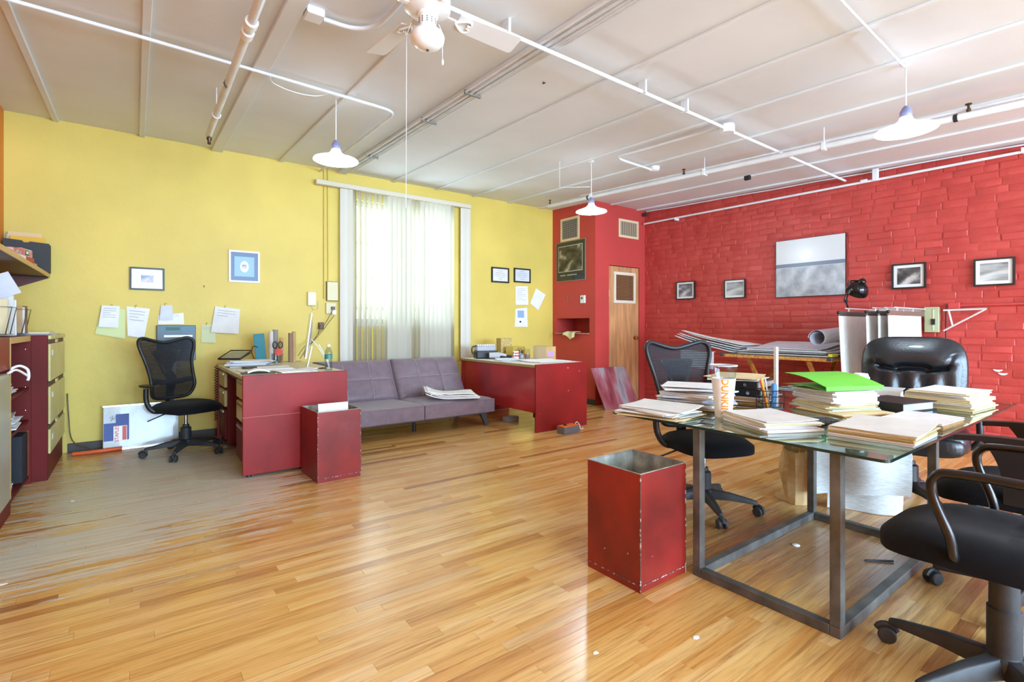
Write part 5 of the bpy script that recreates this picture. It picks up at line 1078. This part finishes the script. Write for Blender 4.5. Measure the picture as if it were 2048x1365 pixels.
for k, y in enumerate((1.63, 1.705, 1.80, 2.03)):
    x0 = 5.45+.0*k; zt = 1.315
    t = thing('hanging_drawings', lab[k], 'drawings', (x0, y, zt), 0, 'drawing sets hanging on the plan rack')
    MB().box(0, 1.02, -.008, .008, -.045, .0).build('clamp_bar', P('clamp_grey', (96, 92, 88), .4, .4) if k != 0 else P('clamp_brown', (120, 92, 80), .5), t, bev=.002)
    MB().ball((.0, 0, -.012), (.016, .016, .016), 10, 8).build('end_knob', BLKM, t, smooth=70); MB().tube([(.25, 0, 0), (.25, 0, .025)], .008, 8).build('hook', CHROME, t); MB().tube([(.7, 0, 0), (.7, 0, .025)], .008, 8).build('hook', CHROME, t)
    amp = 0 if k == 0 else .03
    MB().slab(lambda a, b: (.01+.92*a+.03*(1-b)*(1 if k else 0), -.004+amp*(1-b)*math.sin(a*9+k*1.3)*.6+(-.015*(1-b)), -.045-.80*(1-b)+.0), 20, 8, lambda a, b: (0, .008, 0)).build('sheets', PAPER2 if k == 0 else PAPER, t, smooth=60)
a, b = WX(1850, 616, XW), WX(1882, 665, XW)
t = thing('fuse_box', 'sage green electrical box on the brick wall beside the plan rack', 'electrical box', (XW, (a.y+b.y)/2, (a.z+b.z)/2)); w_, h_ = abs(a.y-b.y)/2-.006, abs(a.z-b.z)/2; SAGE = P('sage_metal', (178, 186, 146), .4)
MB().box(-.05, 0, -w_, w_, -h_, h_).build('box_body', SAGE, t, bev=.003); MB().box(-.054, -.05, -.02, -.01, -h_+.02, h_-.02).build('seam', P('pale_sage', (206, 212, 184), .4), t); MB().box(-.06, -.05, -w_+.03, -w_+.06, -.05, .01).build('switch', BLK, t); MB().box(-.056, -.05, -w_, w_, h_-.015, h_+.004).build('top_lip', SAGE, t)
t = thing('wall_raceway', 'red-painted conduit running along the brick wall to the right', 'conduit', (XW, 0, 0))
q0, q1 = WX(1905, 612, XW), WX(2048, 606, XW)
MB().tube([(-.012, q0.y, q0.z), (-.012, -1.5, q0.z+.02)], .012, 8).build('conduit_run', REDP, t, smooth=50); MB().box(-.03, 0, q0.y-.06, q0.y+.03, q0.z-.03, q0.z+.03).build('junction_box', REDP, t, bev=.004)
MB().tube(smooth_path([(-.02, q0.y+.03, q0.z), (-.03, q0.y+.045, q0.z-.05), (-.03, q0.y+.045, q0.z-.6), (-.03, q0.y+.05, .4)], 5), .006, 6).build('drop_cable', P('dark_red_cable', (70, 24, 26), .5), t, smooth=60)
for k, (u, v) in enumerate(((1996, 741), (2006, 748))):
    p = WX(u, v, XR-.0150); tag(MB().prism([(.035*math.cos(a), .010*math.sin(a)+.006*math.cos(2*a)) for a in [i*.7 for i in range(9)]], 0, .003, T(p.x, p.y, p.z) @ RZ(-90) @ Matrix.Rotation(math.pi/2, 4, 'X')).build('plaster_chip', PAPER), ('longer white chip in the red paint low on the brick wall', 'shorter white chip in the red paint low on the brick wall')[k], 'paint chip')
# drafting table
t = thing('drafting_table', 'wooden drafting table with dark board against the brick wall', 'table', (5.98, 2.67, 0))
bx0, bx1, by0, by1 = -.48, .54, -.56, .60
MB().box(bx0, bx1, by0, by1, .85, .862).build('board', P('dark_board_top', (86, 78, 72), .5), t); MB().box(bx0-.004, bx0+.03, by0, by1, .815, .8495).build('front_edge', WOOD, t, bev=.003); MB().box(bx1-.03, bx1, by0, by1, .815, .8495).build('rear_edge', WOOD, t)
for y in (by0+.04, by1-.04): MB().box(bx0+.03, bx1-.03, y-.02, y+.02, .815, .8495).build('side_rail', WOOD, t)
for y in (-.30, .34):
    MB().bar((bx0+.10, y, .815), (bx1-.2, y, 0), .04, .025).build('leg', WOOD, t); MB().bar((bx1-.12, y+.03, .815), (bx0+.2, y+.03, 0), .04, .025).build('leg', WOOD, t)
MB().bar((0, -.30, .40), (0, .34, .40), .03, .03).build('stretcher', WOOD, t)
for y in (by0+.01, by1-.01): MB().cb((bx0-.005, y, .842), (.05, .05, .035)).build('corner_clamp', P('dark_slot', (1, 1, 1)), t, bev=.006)
ZB = .8630
t = thing('plan_sheets', 'wide pile of drawing sheets rolled up at one side on the drafting table', 'drawings', (5.95, 2.62, ZB))
for k in range(6):
    w_, d_ = .86-.03*k, .94-.04*k
    def f(a, b, k=k, w_=w_, d_=d_):
        y = (b-.5)*d_; z = .006+.014*k+.05*max(0, a-.3)*(.4+.15*k)+.010*math.sin(a*3+k)
        return ((a-.5)*w_+.02*math.sin(k*2), y+.03*math.sin(k*1.7), z)
    MB().slab(f, 10, 10, .005).build('sheet', (PAPER2, PAPER, BLUEP)[k % 3], t, smooth=50)
rp = []
for i in range(22):
    th_ = i/21*2*math.pi*1.25; r = .085-.022*i/21; rp.append((r*math.cos(th_), r*math.sin(th_)))
m = MB(); n = len(rp); x0, x1 = -.36, .22
m.slab(lambda a, b: ((x0+(x1-x0)*a), -.34+rp[int(round(b*21))][0]*1.0, .185+.03*a+rp[int(round(b*21))][1]), 4, 21, lambda a, b: (0, .002, .001)).build('rolled_sheet', BLUEP, t, smooth=60)
o = MB().box(5.51, 5.66, 2.112, 2.145, ZB+.001, ZB+.03).build('yellow_tape', P('yellow_card', (222, 206, 60), .5), bev=.003); tag(o, 'yellow packet at the corner of the drafting table', 'packet')
t = thing('plan_bundle', 'sagging bundle of drawing sheets overhanging the drafting table toward the closet', 'drawings', (5.72, 3.33, ZB+.002), 0)
for k in range(5):
    MB().slab(lambda a, b, k=k: (-.20+.42*a+.02*k, -.18+.78*b-.02*k, .004+.020*k+.16*(b)**1.3*(1-.4*a)+.006*(1+math.sin(b*6))+.02*(1+math.sin(k*3))*b), 8, 12, .005).build('sheet', (PAPER, BLUEP, PAPER, PAPER2, PAPER)[k], t, smooth=50)
MB().slab(lambda a, b: (-.262+.012*a if a < .6 else -.255+.10*(a-.6), .02+.45*b, -.20*(1-a/.6)+.002 if a < .6 else .004), 10, 8, lambda a, b: (-.003, 0, -.002)).build('drooping_sheet', BLUEP, t, smooth=50)
# swing-arm lamp
lp = WX(1717, 577, 6.05); l1 = WX(1692, 603, 6.05); l2 = WX(1702, 562, 6.05); l0 = Vector((6.46, 2.22, ZB))
t = thing('desk_lamp', 'black swing-arm lamp with round shade above the hanging drawings', 'lamp', tuple(l0)); f = lambda p: Vector(p)-l0
MB().cb((0, 0, .03), (.06, .06, .06)).build('clamp', BLKM, t, bev=.005); MB().tube([(0, 0, .05), f(WX(1698, 622, 6.08)), f(l1)], .009, 8).build('lower_arm', BLKM, t, smooth=50); MB().tube([f(l1), f(l2)], .008, 8).tube([f(l1)+Vector((0, .02, 0)), f(l2)+Vector((0, .02, .01))], .005, 8).build('upper_arm', BLKM, t, smooth=50)
MB().ball(f(l1), .018, 10, 8).build('elbow', BLKM, t, smooth=70)
R = (Matrix.Rotation(math.radians(35), 4, 'X') @ Matrix.Rotation(math.radians(-25), 4, 'Y'))
MB().lathe([(.105, -.05), (.10, -.02), (.085, .02), (.06, .05), (.035, .062), (.035, .10), (.02, .115), (.0, .116)], 24, T(f(lp)) @ R, cap=False).lathe([(.103, -.05), (.098, -.02), (.083, .018), (.058, .048), (.0, .055)], 24, T(f(lp)) @ R, cap=False).build('shade', P('black_lamp_enamel', (14, 14, 16), .15), t, smooth=60)
MB().tube([f(l2), f(lp)+R.to_3x3() @ Vector((0, 0, .10))], .008, 8).build('shade_joint', BLKM, t)
# ================================================================ CLOSET ITEMS
VB = P('vent_board', (226, 204, 164), .5); GRILL = P('grey_grille', (150, 148, 146), .5, .3)
a, b = WX(1122, 440, CX), WX(1159, 478, CX)
def vent(label, base, R, w_, h_, vertical):
    t = thing('air_vent', label, 'vent', base)
    m = MB()
    for bx in ((-w_, w_, -.012, 0, -h_, -h_+.035), (-w_, w_, -.012, 0, h_-.035, h_), (-w_, -w_+.035, -.012, 0, -h_+.035, h_-.035), (w_-.035, w_, -.012, 0, -h_+.035, h_-.035)): m.box(*bx, R)
    m.build('wooden_frame', VB, t); MB().box(-w_+.035, w_-.035, -.003, 0, -h_+.035, h_-.035, R).build('duct_shade', P('duct_grey', (110, 100, 92), .7), t)
    nb = 9
    for k in range(nb):
        if vertical: x = -w_+.035+(2*w_-.07)*(k+.5)/nb; MB().box(x-.006, x+.006, -.010, -.003, -h_+.035, h_-.035, R).build('grille_bar', P('tan_bar', (196, 174, 138), .5), t)
        else: z = -h_+.035+(2*h_-.07)*(k+.5)/nb; MB().box(-w_+.035, w_-.035, -.010, -.003, z-.005, z+.005, R).build('grille_bar', GRILL, t)
    if not vertical:
        for k in range(7): x = -w_+.035+(2*w_-.07)*(k+.5)/7; MB().box(x-.003, x+.003, -.011, -.009, -h_+.035, h_-.035, R).build('grille_bar', GRILL, t)
vent('cream framed grey grille vent on the closet side above the poster', (CX, (a.y+b.y)/2, (a.z+b.z)/2), RZ(-90), abs(a.y-b.y)/2, abs(a.z-b.z)/2, False)
a, b = WY(1237, 437, CY), WY(1276, 480, CY); vent('cream framed slatted vent above the closet door', ((a.x+b.x)/2, CY, (a.z+b.z)/2), Matrix.Identity(4), abs(a.x-b.x)/2, abs(a.z-b.z)/2, True)
a, b = WX(1114, 487, CX), WX(1172, 560, CX)
t = thing('poster', 'thin-framed black poster with a sepia photo on the closet side', 'poster', (CX, (a.y+b.y)/2, (a.z+b.z)/2)); w_, h_ = abs(a.y-b.y)/2, abs(a.z-b.z)/2-.005; R = RZ(-90)
MB().box(-w_, w_, -.014, 0, -h_, h_, R).build('thin_frame', P('pewter', (150, 146, 132), .35, .5), t); MB().box(-w_+.01, w_-.01, -.0152, -.014, -h_+.01, h_-.01, R).build('black_ground', P('poster_black', (38, 42, 40), .25, coat=.4), t)
MB().box(-w_+.05, w_-.06, -.016, -.0152, -h_*.52, h_-.07, R).build('white_rule', MATW, t); MB().box(-w_+.056, w_-.066, -.0168, -.016, -h_*.52+.006, h_-.076, R).build('sepia_photo', print_mat('sepia_street_print', [(.35, (40, 36, 28)), (.55, (92, 84, 66)), (.68, (170, 160, 134)), (.8, (228, 222, 204))], (7, 7, 9), rough=.3), t)
for x0, x1 in ((-.7, -.32), (-.22, .45)):
    n = int((x1-x0)*22)
    for k in range(n):
        xa = w_*(x0+(x1-x0)*k/n); MB().box(xa, xa+w_*(x1-x0)/n*.62, -.0158, -.0152, -h_*.72, -h_*.67, R).build('blurred_lettering', P('grey_ink', (190, 190, 186), .5), t)
p = WX(1167, 599, CX); t = thing('thermostat', 'small white thermostat on the red closet side', 'thermostat', (CX, p.y, p.z)); MB().box(-.025, 0, -.05, .05, -.06, .06).build('case', WHITE, t, bev=.006); MB().box(-.0265, -.025, -.01, .03, .0, .035).build('screen', P('lcd_dark', (70, 84, 84), .2), t)
p = WX(1135, 597, CX); tag(MB().box(-.012, 0, -.008, .008, -.045, .045, T(p)).box(-.012, 0, -.03, .03, .008, .02, T(p)).build('wall_cross', P('dull_brass', (150, 110, 80), .5, .3), bev=.002), 'small dull brass cross fixed to the red closet side', 'cross')
tag(MB().box(CX-.03, CX+.30, ny0+.01, ny1-.01, nz0+.001, nz0+.012).build('niche_board', P('pale_board', (190, 170, 150), .6)), 'pale board lying in the closet wall niche', 'board')
t = thing('hanging_cloth', 'crumpled pale yellow paper spilling from the closet wall niche', 'paper', (CX, (ny0+ny1)/2, nz0+.026))
MB().slab(lambda a, b: (-.05-.015*math.sin(a*9)-.02*(1-b) if b < .6 else -.05+.3*(b-.6), -.12+.26*a, (-.11*(1-b/.6)*(.7+.3*math.sin(a*5)) if b < .6 else .0)+.004+.008*math.sin(a*11)), 14, 8, .003).build('crumpled_sheet', P('pale_yellow_paper', (226, 224, 170), .7), t, smooth=40)
p = WY(1285, 431, CY); tag(MB().lathe([(.03, 0), (.03, .04), (.018, .06)], 14, T(XR-.07, CY-.03, p.z) @ Matrix.Rotation(math.pi/2, 4, 'X')).build('corner_camera', DUSTY, smooth=40), 'small dark round device high in the closet corner', 'camera')
# leaning painted panel
q0, q1, q2, q3 = G(1207, 828), Vector((6.05, CY-.05, 0)), None, None
t = thing('painted_panel', 'grey and red smeared panel leaning against the closet door', 'panel', (5.38, 4.85, 0), -2)
SM = P('smeared_paint', (150, 138, 142), .45, 0, 0, 3, col2=(150, 56, 62), vs=2.2, stretch=(2.5, 1, .6)) if False else print_mat('smeared_paint', [(.35, (128, 44, 50)), (.5, (168, 96, 104)), (.6, (168, 160, 164)), (.75, (120, 108, 112))], (5, 2, 1.2), 4, .45)
MB().box(-.13, .57, 0, .018, .002, .64, Matrix.Rotation(math.radians(-28), 4, 'X')).build('panel_board', SM, t, bev=.003)
# orange / grey box on the floor by the right desk
p = G(1126, 866); t = thing('tool_case', 'small grey metal case with orange top and white cord on the floor', 'case', (p.x+.06, p.y-.02, 0), 4)
MB().box(-.12, .12, -.06, .06, 0, .07).build('case_body', P('blue_grey_metal', (120, 128, 136), .4, .3), t, bev=.004); MB().box(-.115, .115, -.055, .055, .0705, .082).build('orange_lid', P('orange_plastic', (236, 118, 56), .4), t, bev=.003); MB().lathe([(.02, .083), (.02, .092), (.012, .096)], 12, T(-.05, 0, 0)).build('knob', DUSTY, t); MB().tube(smooth_path([(.12, .02, .05), (.17, .03, .09), (.21, .02, .05), (.19, -.01, .02), (.24, .0, .01), (.30, .05, .006)], 5), .005, 6).build('cord', WHITE, t, smooth=60)
# ================================================================ THINGS ON THE LEFT DESK
def S(*a, **k): return stack(*a, **k)
S('desk_papers', 'wide heap of overlapping papers along the far end of the left desk', 'paper stack', .88, 5.38, ZD, 80, lay(9, .28, .36, .006, [PAPER, BLUEP, PAPER2, PAPER]), seed=31, jx=.025, jr=14, flat=True)
S('desk_papers', 'loose white sheets lying beside the computer on the left desk', 'paper stack', 1.0, 4.84, ZD, 88, lay(4, .22, .27, .003, [PAPER, BLUEP, PAPER]), seed=32, jx=.01, jr=6)
S('desk_papers', 'thin white sheets along the edge of the left desk near the bottle', 'paper stack', 1.09, 4.525, ZD, 3, lay(3, .29, .21, .003, [PAPER, PAPER]), seed=33, jx=.01, jr=5)
S('desk_papers', 'single white sheet lying before the dark mat', 'paper stack', .765, 4.78, ZD, 4, lay(2, .15, .20, .002, [PAPER, PAPER2]), seed=34)
tag(MB().prism(rpoly([(-.12, -.09), (.12, -.09), (.12, .09), (-.12, .09)], .02), 0, .004, T(.80, 4.52, ZD) @ RZ(-4)).build('mouse_mat', P('dark_grey_mat', (84, 88, 88), .7)), 'dark grey rounded mat near the front of the left desk', 'mat')
tag(MB().slab(lambda a, b: (.80+.20*(a-.5)*.8, 4.54+.12*(b-.5), ZD+.018+.018*math.sin(a*3.14)), 8, 4, .012).build('curled_paper', PAPER, smooth=50), 'curled white paper lying on the dark mat', 'paper')
t = thing('desk_tray', 'black sloping document tray at the far corner of the left desk', 'tray', (.79, 5.60, ZD+.062), 60)
MB().slab(lambda a, b: (-.14+.28*a, -.10+.2*b, .005+.05*a), 4, 2, .006).build('tray_base', BLK, t); MB().tube([(-.14, -.10, .01), (.14, -.10, .075), (.14, .10, .075), (-.14, .10, .01)], .006, 6, True).build('tray_rim', BLK, t); MB().slab(lambda a, b: (-.12+.24*a, -.085+.17*b, .012+.05*a), 4, 2, .006).build('paper_inset', P('olive_paper', (150, 150, 120), .7), t)
tag(MB().prism(rpoly([(-.13, -.045), (.13, -.06), (.13, .06), (-.13, .045)], .03), 0, .016, T(.90, 5.10, ZD) @ RZ(6)).build('glasses_case', P('olive_black', (58, 60, 46), .5), bev=.005), 'dark olive case lying among papers on the left desk', 'case')
t = thing('folder_holder', 'teal upright folder standing at the back of the left desk', 'folder', (1.055, 5.77, ZD+.005), -15); MB().box(-.05, .05, -.03, .0, 0, .30, Matrix.Rotation(math.radians(-5), 4, 'Y')).build('teal_cover', P('teal_plastic', (44, 140, 156), .4), t, bev=.004); MB().tube(smooth_path([(-.05, -.05, .02), (-.085, -.05, .10), (-.075, -.05, .17), (-.03, -.04, .16)], 5), .004, 6).build('cord_loop', BLK, t)
for k, (dx, dy, r, h, mt, lab) in enumerate(((1.14, 5.74, .022, .33, PAPER2, 'white paper tube standing on the left desk'), (1.185, 5.76, .026, .345, P('grey_tube', (150, 148, 140), .6), 'grey cardboard tube standing on the left desk'), (1.235, 5.72, .02, .26, KRAFT, 'short brown cardboard tube behind the scissors'), (1.33, 5.74, .022, .31, P('taupe_tube', (150, 122, 98), .7), 'taupe tube standing apart on the left desk'), (1.37, 5.76, .02, .325, KRAFT, 'slim brown tube beside the taupe tube'))):
    t = thing('cardboard_tube', lab, 'tube', (dx, dy, ZD)); MB().lathe([(r, 0), (r, h), (r*.8, h), (r*.8, .01)], 16).build('tube_wall', mt, t, smooth=40); MB().tube([(r*math.cos(a)*.9, r*math.sin(a)*.9, h-.003) for a in [i*.8 for i in range(8)]], .003, 5, True).build('tube_lip', P('dark_slot', (1, 1, 1)) if k == 1 else mt, t)
t = thing('pen_cup', 'clear desk cup with black-handled scissors and a red tape roll', 'desk cup', (1.17, 5.60, ZD)); MB().lathe([(.05, 0), (.055, .10), (.052, .10), (.047, .004)], 18, cap=False).build('cup_wall', CLR, t, smooth=50); MB().lathe([(.05, .001), (.05, .004)], 18).build('cup_floor', P('cloudy_plastic', (1, 1, 1)), t)
for s in (-1, 1): MB().tube([(s*.026+.02*math.cos(a), -.02, .19+.034*math.sin(a)) for a in [i*.52 for i in range(12)]], .006, 6, True).tube([(s*.014, -.02, .16), (-s*.01, -.01, .02)], .004, 6).build('scissors_half', BLK, t, smooth=60)
MB().lathe([(.02, -.012), (.036, -.012), (.036, .012), (.02, .012)], 16, T(0, -.06, .12) @ Matrix.Rotation(math.pi/2, 4, 'X')).build('red_tape_roll', P('red_tape', (222, 66, 40), .4), t, smooth=40)
# computer seen edge-on
t = thing('desktop_computer', 'slim silver all-in-one computer seen from its edge on the left desk', 'computer', (1.25, 4.86, ZD), -13)
M = T(0, 0, .10) @ Matrix.Rotation(math.radians(7), 4, 'Y')
MB().slab(lambda a, b: (.006+.030*(1-(2*a-1)**2)*(1-(2*b-1)**2)**.8, -.27+.54*a, .40*b), 14, 12, lambda a, b: (-.008-.030*(1-(2*a-1)**2)*(1-(2*b-1)**2)**.8, 0, 0), M).build('back_shell', ALU, t, smooth=60)
MB().box(-.004, -.002, -.27, .27, .06, .40, M).build('screen', P('screen_black', (10, 11, 13), .1), t); MB().box(-.004, -.002, -.27, .27, 0, .058, M).build('chin', ALU, t)
MB().bar((.02, 0, .008), (.06, 0, .20), .12, .008).build('stand', ALU, t); MB().box(-.06, .12, -.09, .09, 0, .008).build('stand_foot', ALU, t, bev=.003)
tag(MB().tube(smooth_path([(1.30, 4.82, 1.05), (1.35, 4.72, .95), (1.39, 4.60, .81), (1.36, 4.56, .80), (1.42, 4.7, .83), (1.36, 4.80, 1.0)], 6), .004, 6).build('white_cable', WHITE, smooth=60), 'white cable looping from the computer onto the left desk', 'cable')
tag(MB().tube(smooth_path([(1.345, 4.9, .83), (1.38, 4.82, .82), (1.40, 4.70, .80), (1.30, 4.60, .797), (1.38, 4.55, .797)], 6), .0035, 6).build('black_cable', BLK, smooth=60), 'thin black cable curling beside the computer', 'cable')
bp_ = G(657, 742, .787); t = thing('water_bottle', 'clear water bottle with green label on the left desk corner', 'bottle', (bp_.x, bp_.y, ZD))
MB().lathe([(.028, .002), (.032, .006), (.032, .02), (.030, .03), (.032, .04), (.030, .05), (.032, .06), (.030, .07), (.032, .08), (.031, .14), (.032, .15), (.028, .175), (.014, .20), (.013, .21)], 24, cap=False).build('bottle_wall', thin_glass('pet_plastic', (226, 232, 234)), t, smooth=50);
MB().lathe([(.0325, .10), (.0325, .14)], 24, cap=False).build('label_band', P('green_label', (60, 130, 116), .4), t, smooth=60); MB().lathe([(.015, .205), (.015, .222), (.013, .224)], 16).build('cap', WHITE, t, smooth=35)
# spiral cord hanging at the far corner
m = MB(); m.tube([(.638+.012*math.cos(i*1.1), 5.72+.012*math.sin(i*1.1), .78-.0045*i) for i in range(120)], .004, 5); tag(m.build('spiral_cord', BLK, smooth=60), 'black spiral telephone cord hanging off the far corner of the left desk', 'cord')
# ================================================================ THINGS ON THE RIGHT DESK
S('desk_papers', 'flat white sheets covering the front of the right desk', 'paper stack', 3.97, 4.62, ZD2, 88, lay(4, .40, .52, .002, [PAPER, PAPER2]), seed=41, jx=.03, jr=5)
S('desk_papers', 'thin grey-edged sheets near the left edge of the right desk', 'paper stack', 3.71, 5.04, ZD2, 80, lay(3, .22, .30, .003, [PAPER, BLUEP]), seed=42)
t = thing('printer', 'small black and white portable machine on the right desk by the wall', 'machine', (3.74, 5.58, ZD2), -20); MB().box(-.16, .14, -.10, .10, 0, .10).build('case', BLK, t, bev=.015, seg=2); MB().box(-.15, .10, -.09, .09, .10, .17).build('hopper', P('grey_paper', (1, 1, 1)), t, bev=.01)
MB().tube(smooth_path([(-.16, -.08, .04), (-.21, -.08, .08), (-.21, -.08, .15), (-.15, -.08, .17)], 4), .009, 8).build('handle', BLK, t, smooth=60)
for k in range(8): MB().box(-.14+.03*k, -.125+.03*k, -.10, .08, .17, .185).build('rib', WHITE, t)
t = thing('hand_drill', 'black and silver hand tool lying beside the machine', 'tool', (3.76, 5.33, ZD2+.001), -35); MB().tube([(-.12, 0, .05), (.0, 0, .05), (.10, 0, .04)], [.035, .04, .025], 12).build('body', P('silver_plastic', (190, 190, 194), .35), t, smooth=50); MB().bar((.02, 0, .035), (.09, -.08, .02), .045, .035).build('grip', BLK, t, bev=.008); MB().tube([(.10, 0, .035), (.17, 0, .03)], .018, 10).build('chuck', BLKM, t, smooth=50)
def carton(x, y, z, rz, s, mt, label, nm='carton', flap=True):
    t = thing(nm, label, 'box', (x, y, z), rz); MB().box(-s[0]/2, s[0]/2, -s[1]/2, s[1]/2, 0, s[2]).build('body', mt, t, bev=.002)
    if flap: MB().box(-s[0]*.5, s[0]*.5, -.02, .02, s[2], s[2]+.0008).build('tape', P('clear_tape', (214, 196, 150), .3), t)
    return t
carton(4.10, 5.68, ZD2, -8, (.17, .14, .26), P('straw_basket', (196, 170, 104), .7, 0, .15, 40), 'tall straw-coloured carton against the yellow wall', flap=False)
c = carton(4.16, 5.50, ZD2, 12, (.24, .14, .15), P('yellow_box', (204, 178, 80), .6), 'yellow carton with black and red marks on the right desk', flap=False)
for k in range(3): MB().box(-.10+.07*k, -.06+.07*k, -.0708, -.0701, .06, .10).build('black_mark', (BLK, P('maroon_ink', (130, 36, 30), .5), BLK)[k], c)
t = thing('mug', 'white mug with red print on the right desk', 'mug', (3.985, 5.26, ZD2), -150); MB().lathe([(.036, 0), (.04, .004), (.04, .10), (.037, .10), (.035, .008)], 22, cap=False).lathe([(.035, .004), (.035, .008)], 22).build('mug_wall', WHITE, t, smooth=40)
MB().lathe([(.0405, .03), (.0405, .05)], 22, cap=False).build('red_band', P('red_print', (206, 40, 46), .4), t); MB().lathe([(.0405, .065), (.0405, .082)], 22, cap=False).build('red_band', P('red_print', (1, 1, 1)), t); MB().tube([(.04+.022*math.cos(a), 0, .05+.028*math.sin(a)) for a in [-1.5+i*.5 for i in range(7)]], .005, 6).build('handle', WHITE, t)
for k, (x, y, h, lab) in enumerate(((4.07, 5.25, .10, 'small clear jar next to the mug'), (4.14, 5.215, .13, 'taller clear jar before the cardboard box'), (4.10, 5.33, .14, 'clear jar behind the mug'))):
    t = thing('glass_jar', lab, 'jar', (x, y, ZD2)); MB().lathe([(.034, .001), (.036, .006), (.036, h*.8), (.028, h*.9), (.028, h)], 20, cap=False).build('jar_wall', CLR, t, smooth=50); MB().lathe([(.033, .003), (.033, h*.45)], 18).build('contents', (P('grey_paper', (1, 1, 1)), P('rosy_contents', (170, 120, 110), .6), PAPER2)[k], t, smooth=50)
c = carton(4.27, 5.02, ZD2, -6, (.15, .30, .165), KRAFT, 'cardboard box with a purple sticker on the right desk', 'cardboard_box')
MB().box(-.05, .04, -.1508, -.1501, .04, .10).build('purple_sticker', P('lilac_paper', (190, 150, 205), .6), c); MB().box(-.0758, -.0751, -.15, .15, .002, .163).build('pale_side', P('pale_cardboard', (222, 200, 160), .7), c)
tag(MB().box(3.62, 3.80, 4.95, 5.05, .001, .06).build('floor_tray', P('grey_plastic', (150, 152, 158), .5), bev=.005), 'grey tray on the floor in shadow under the right desk', 'tray')
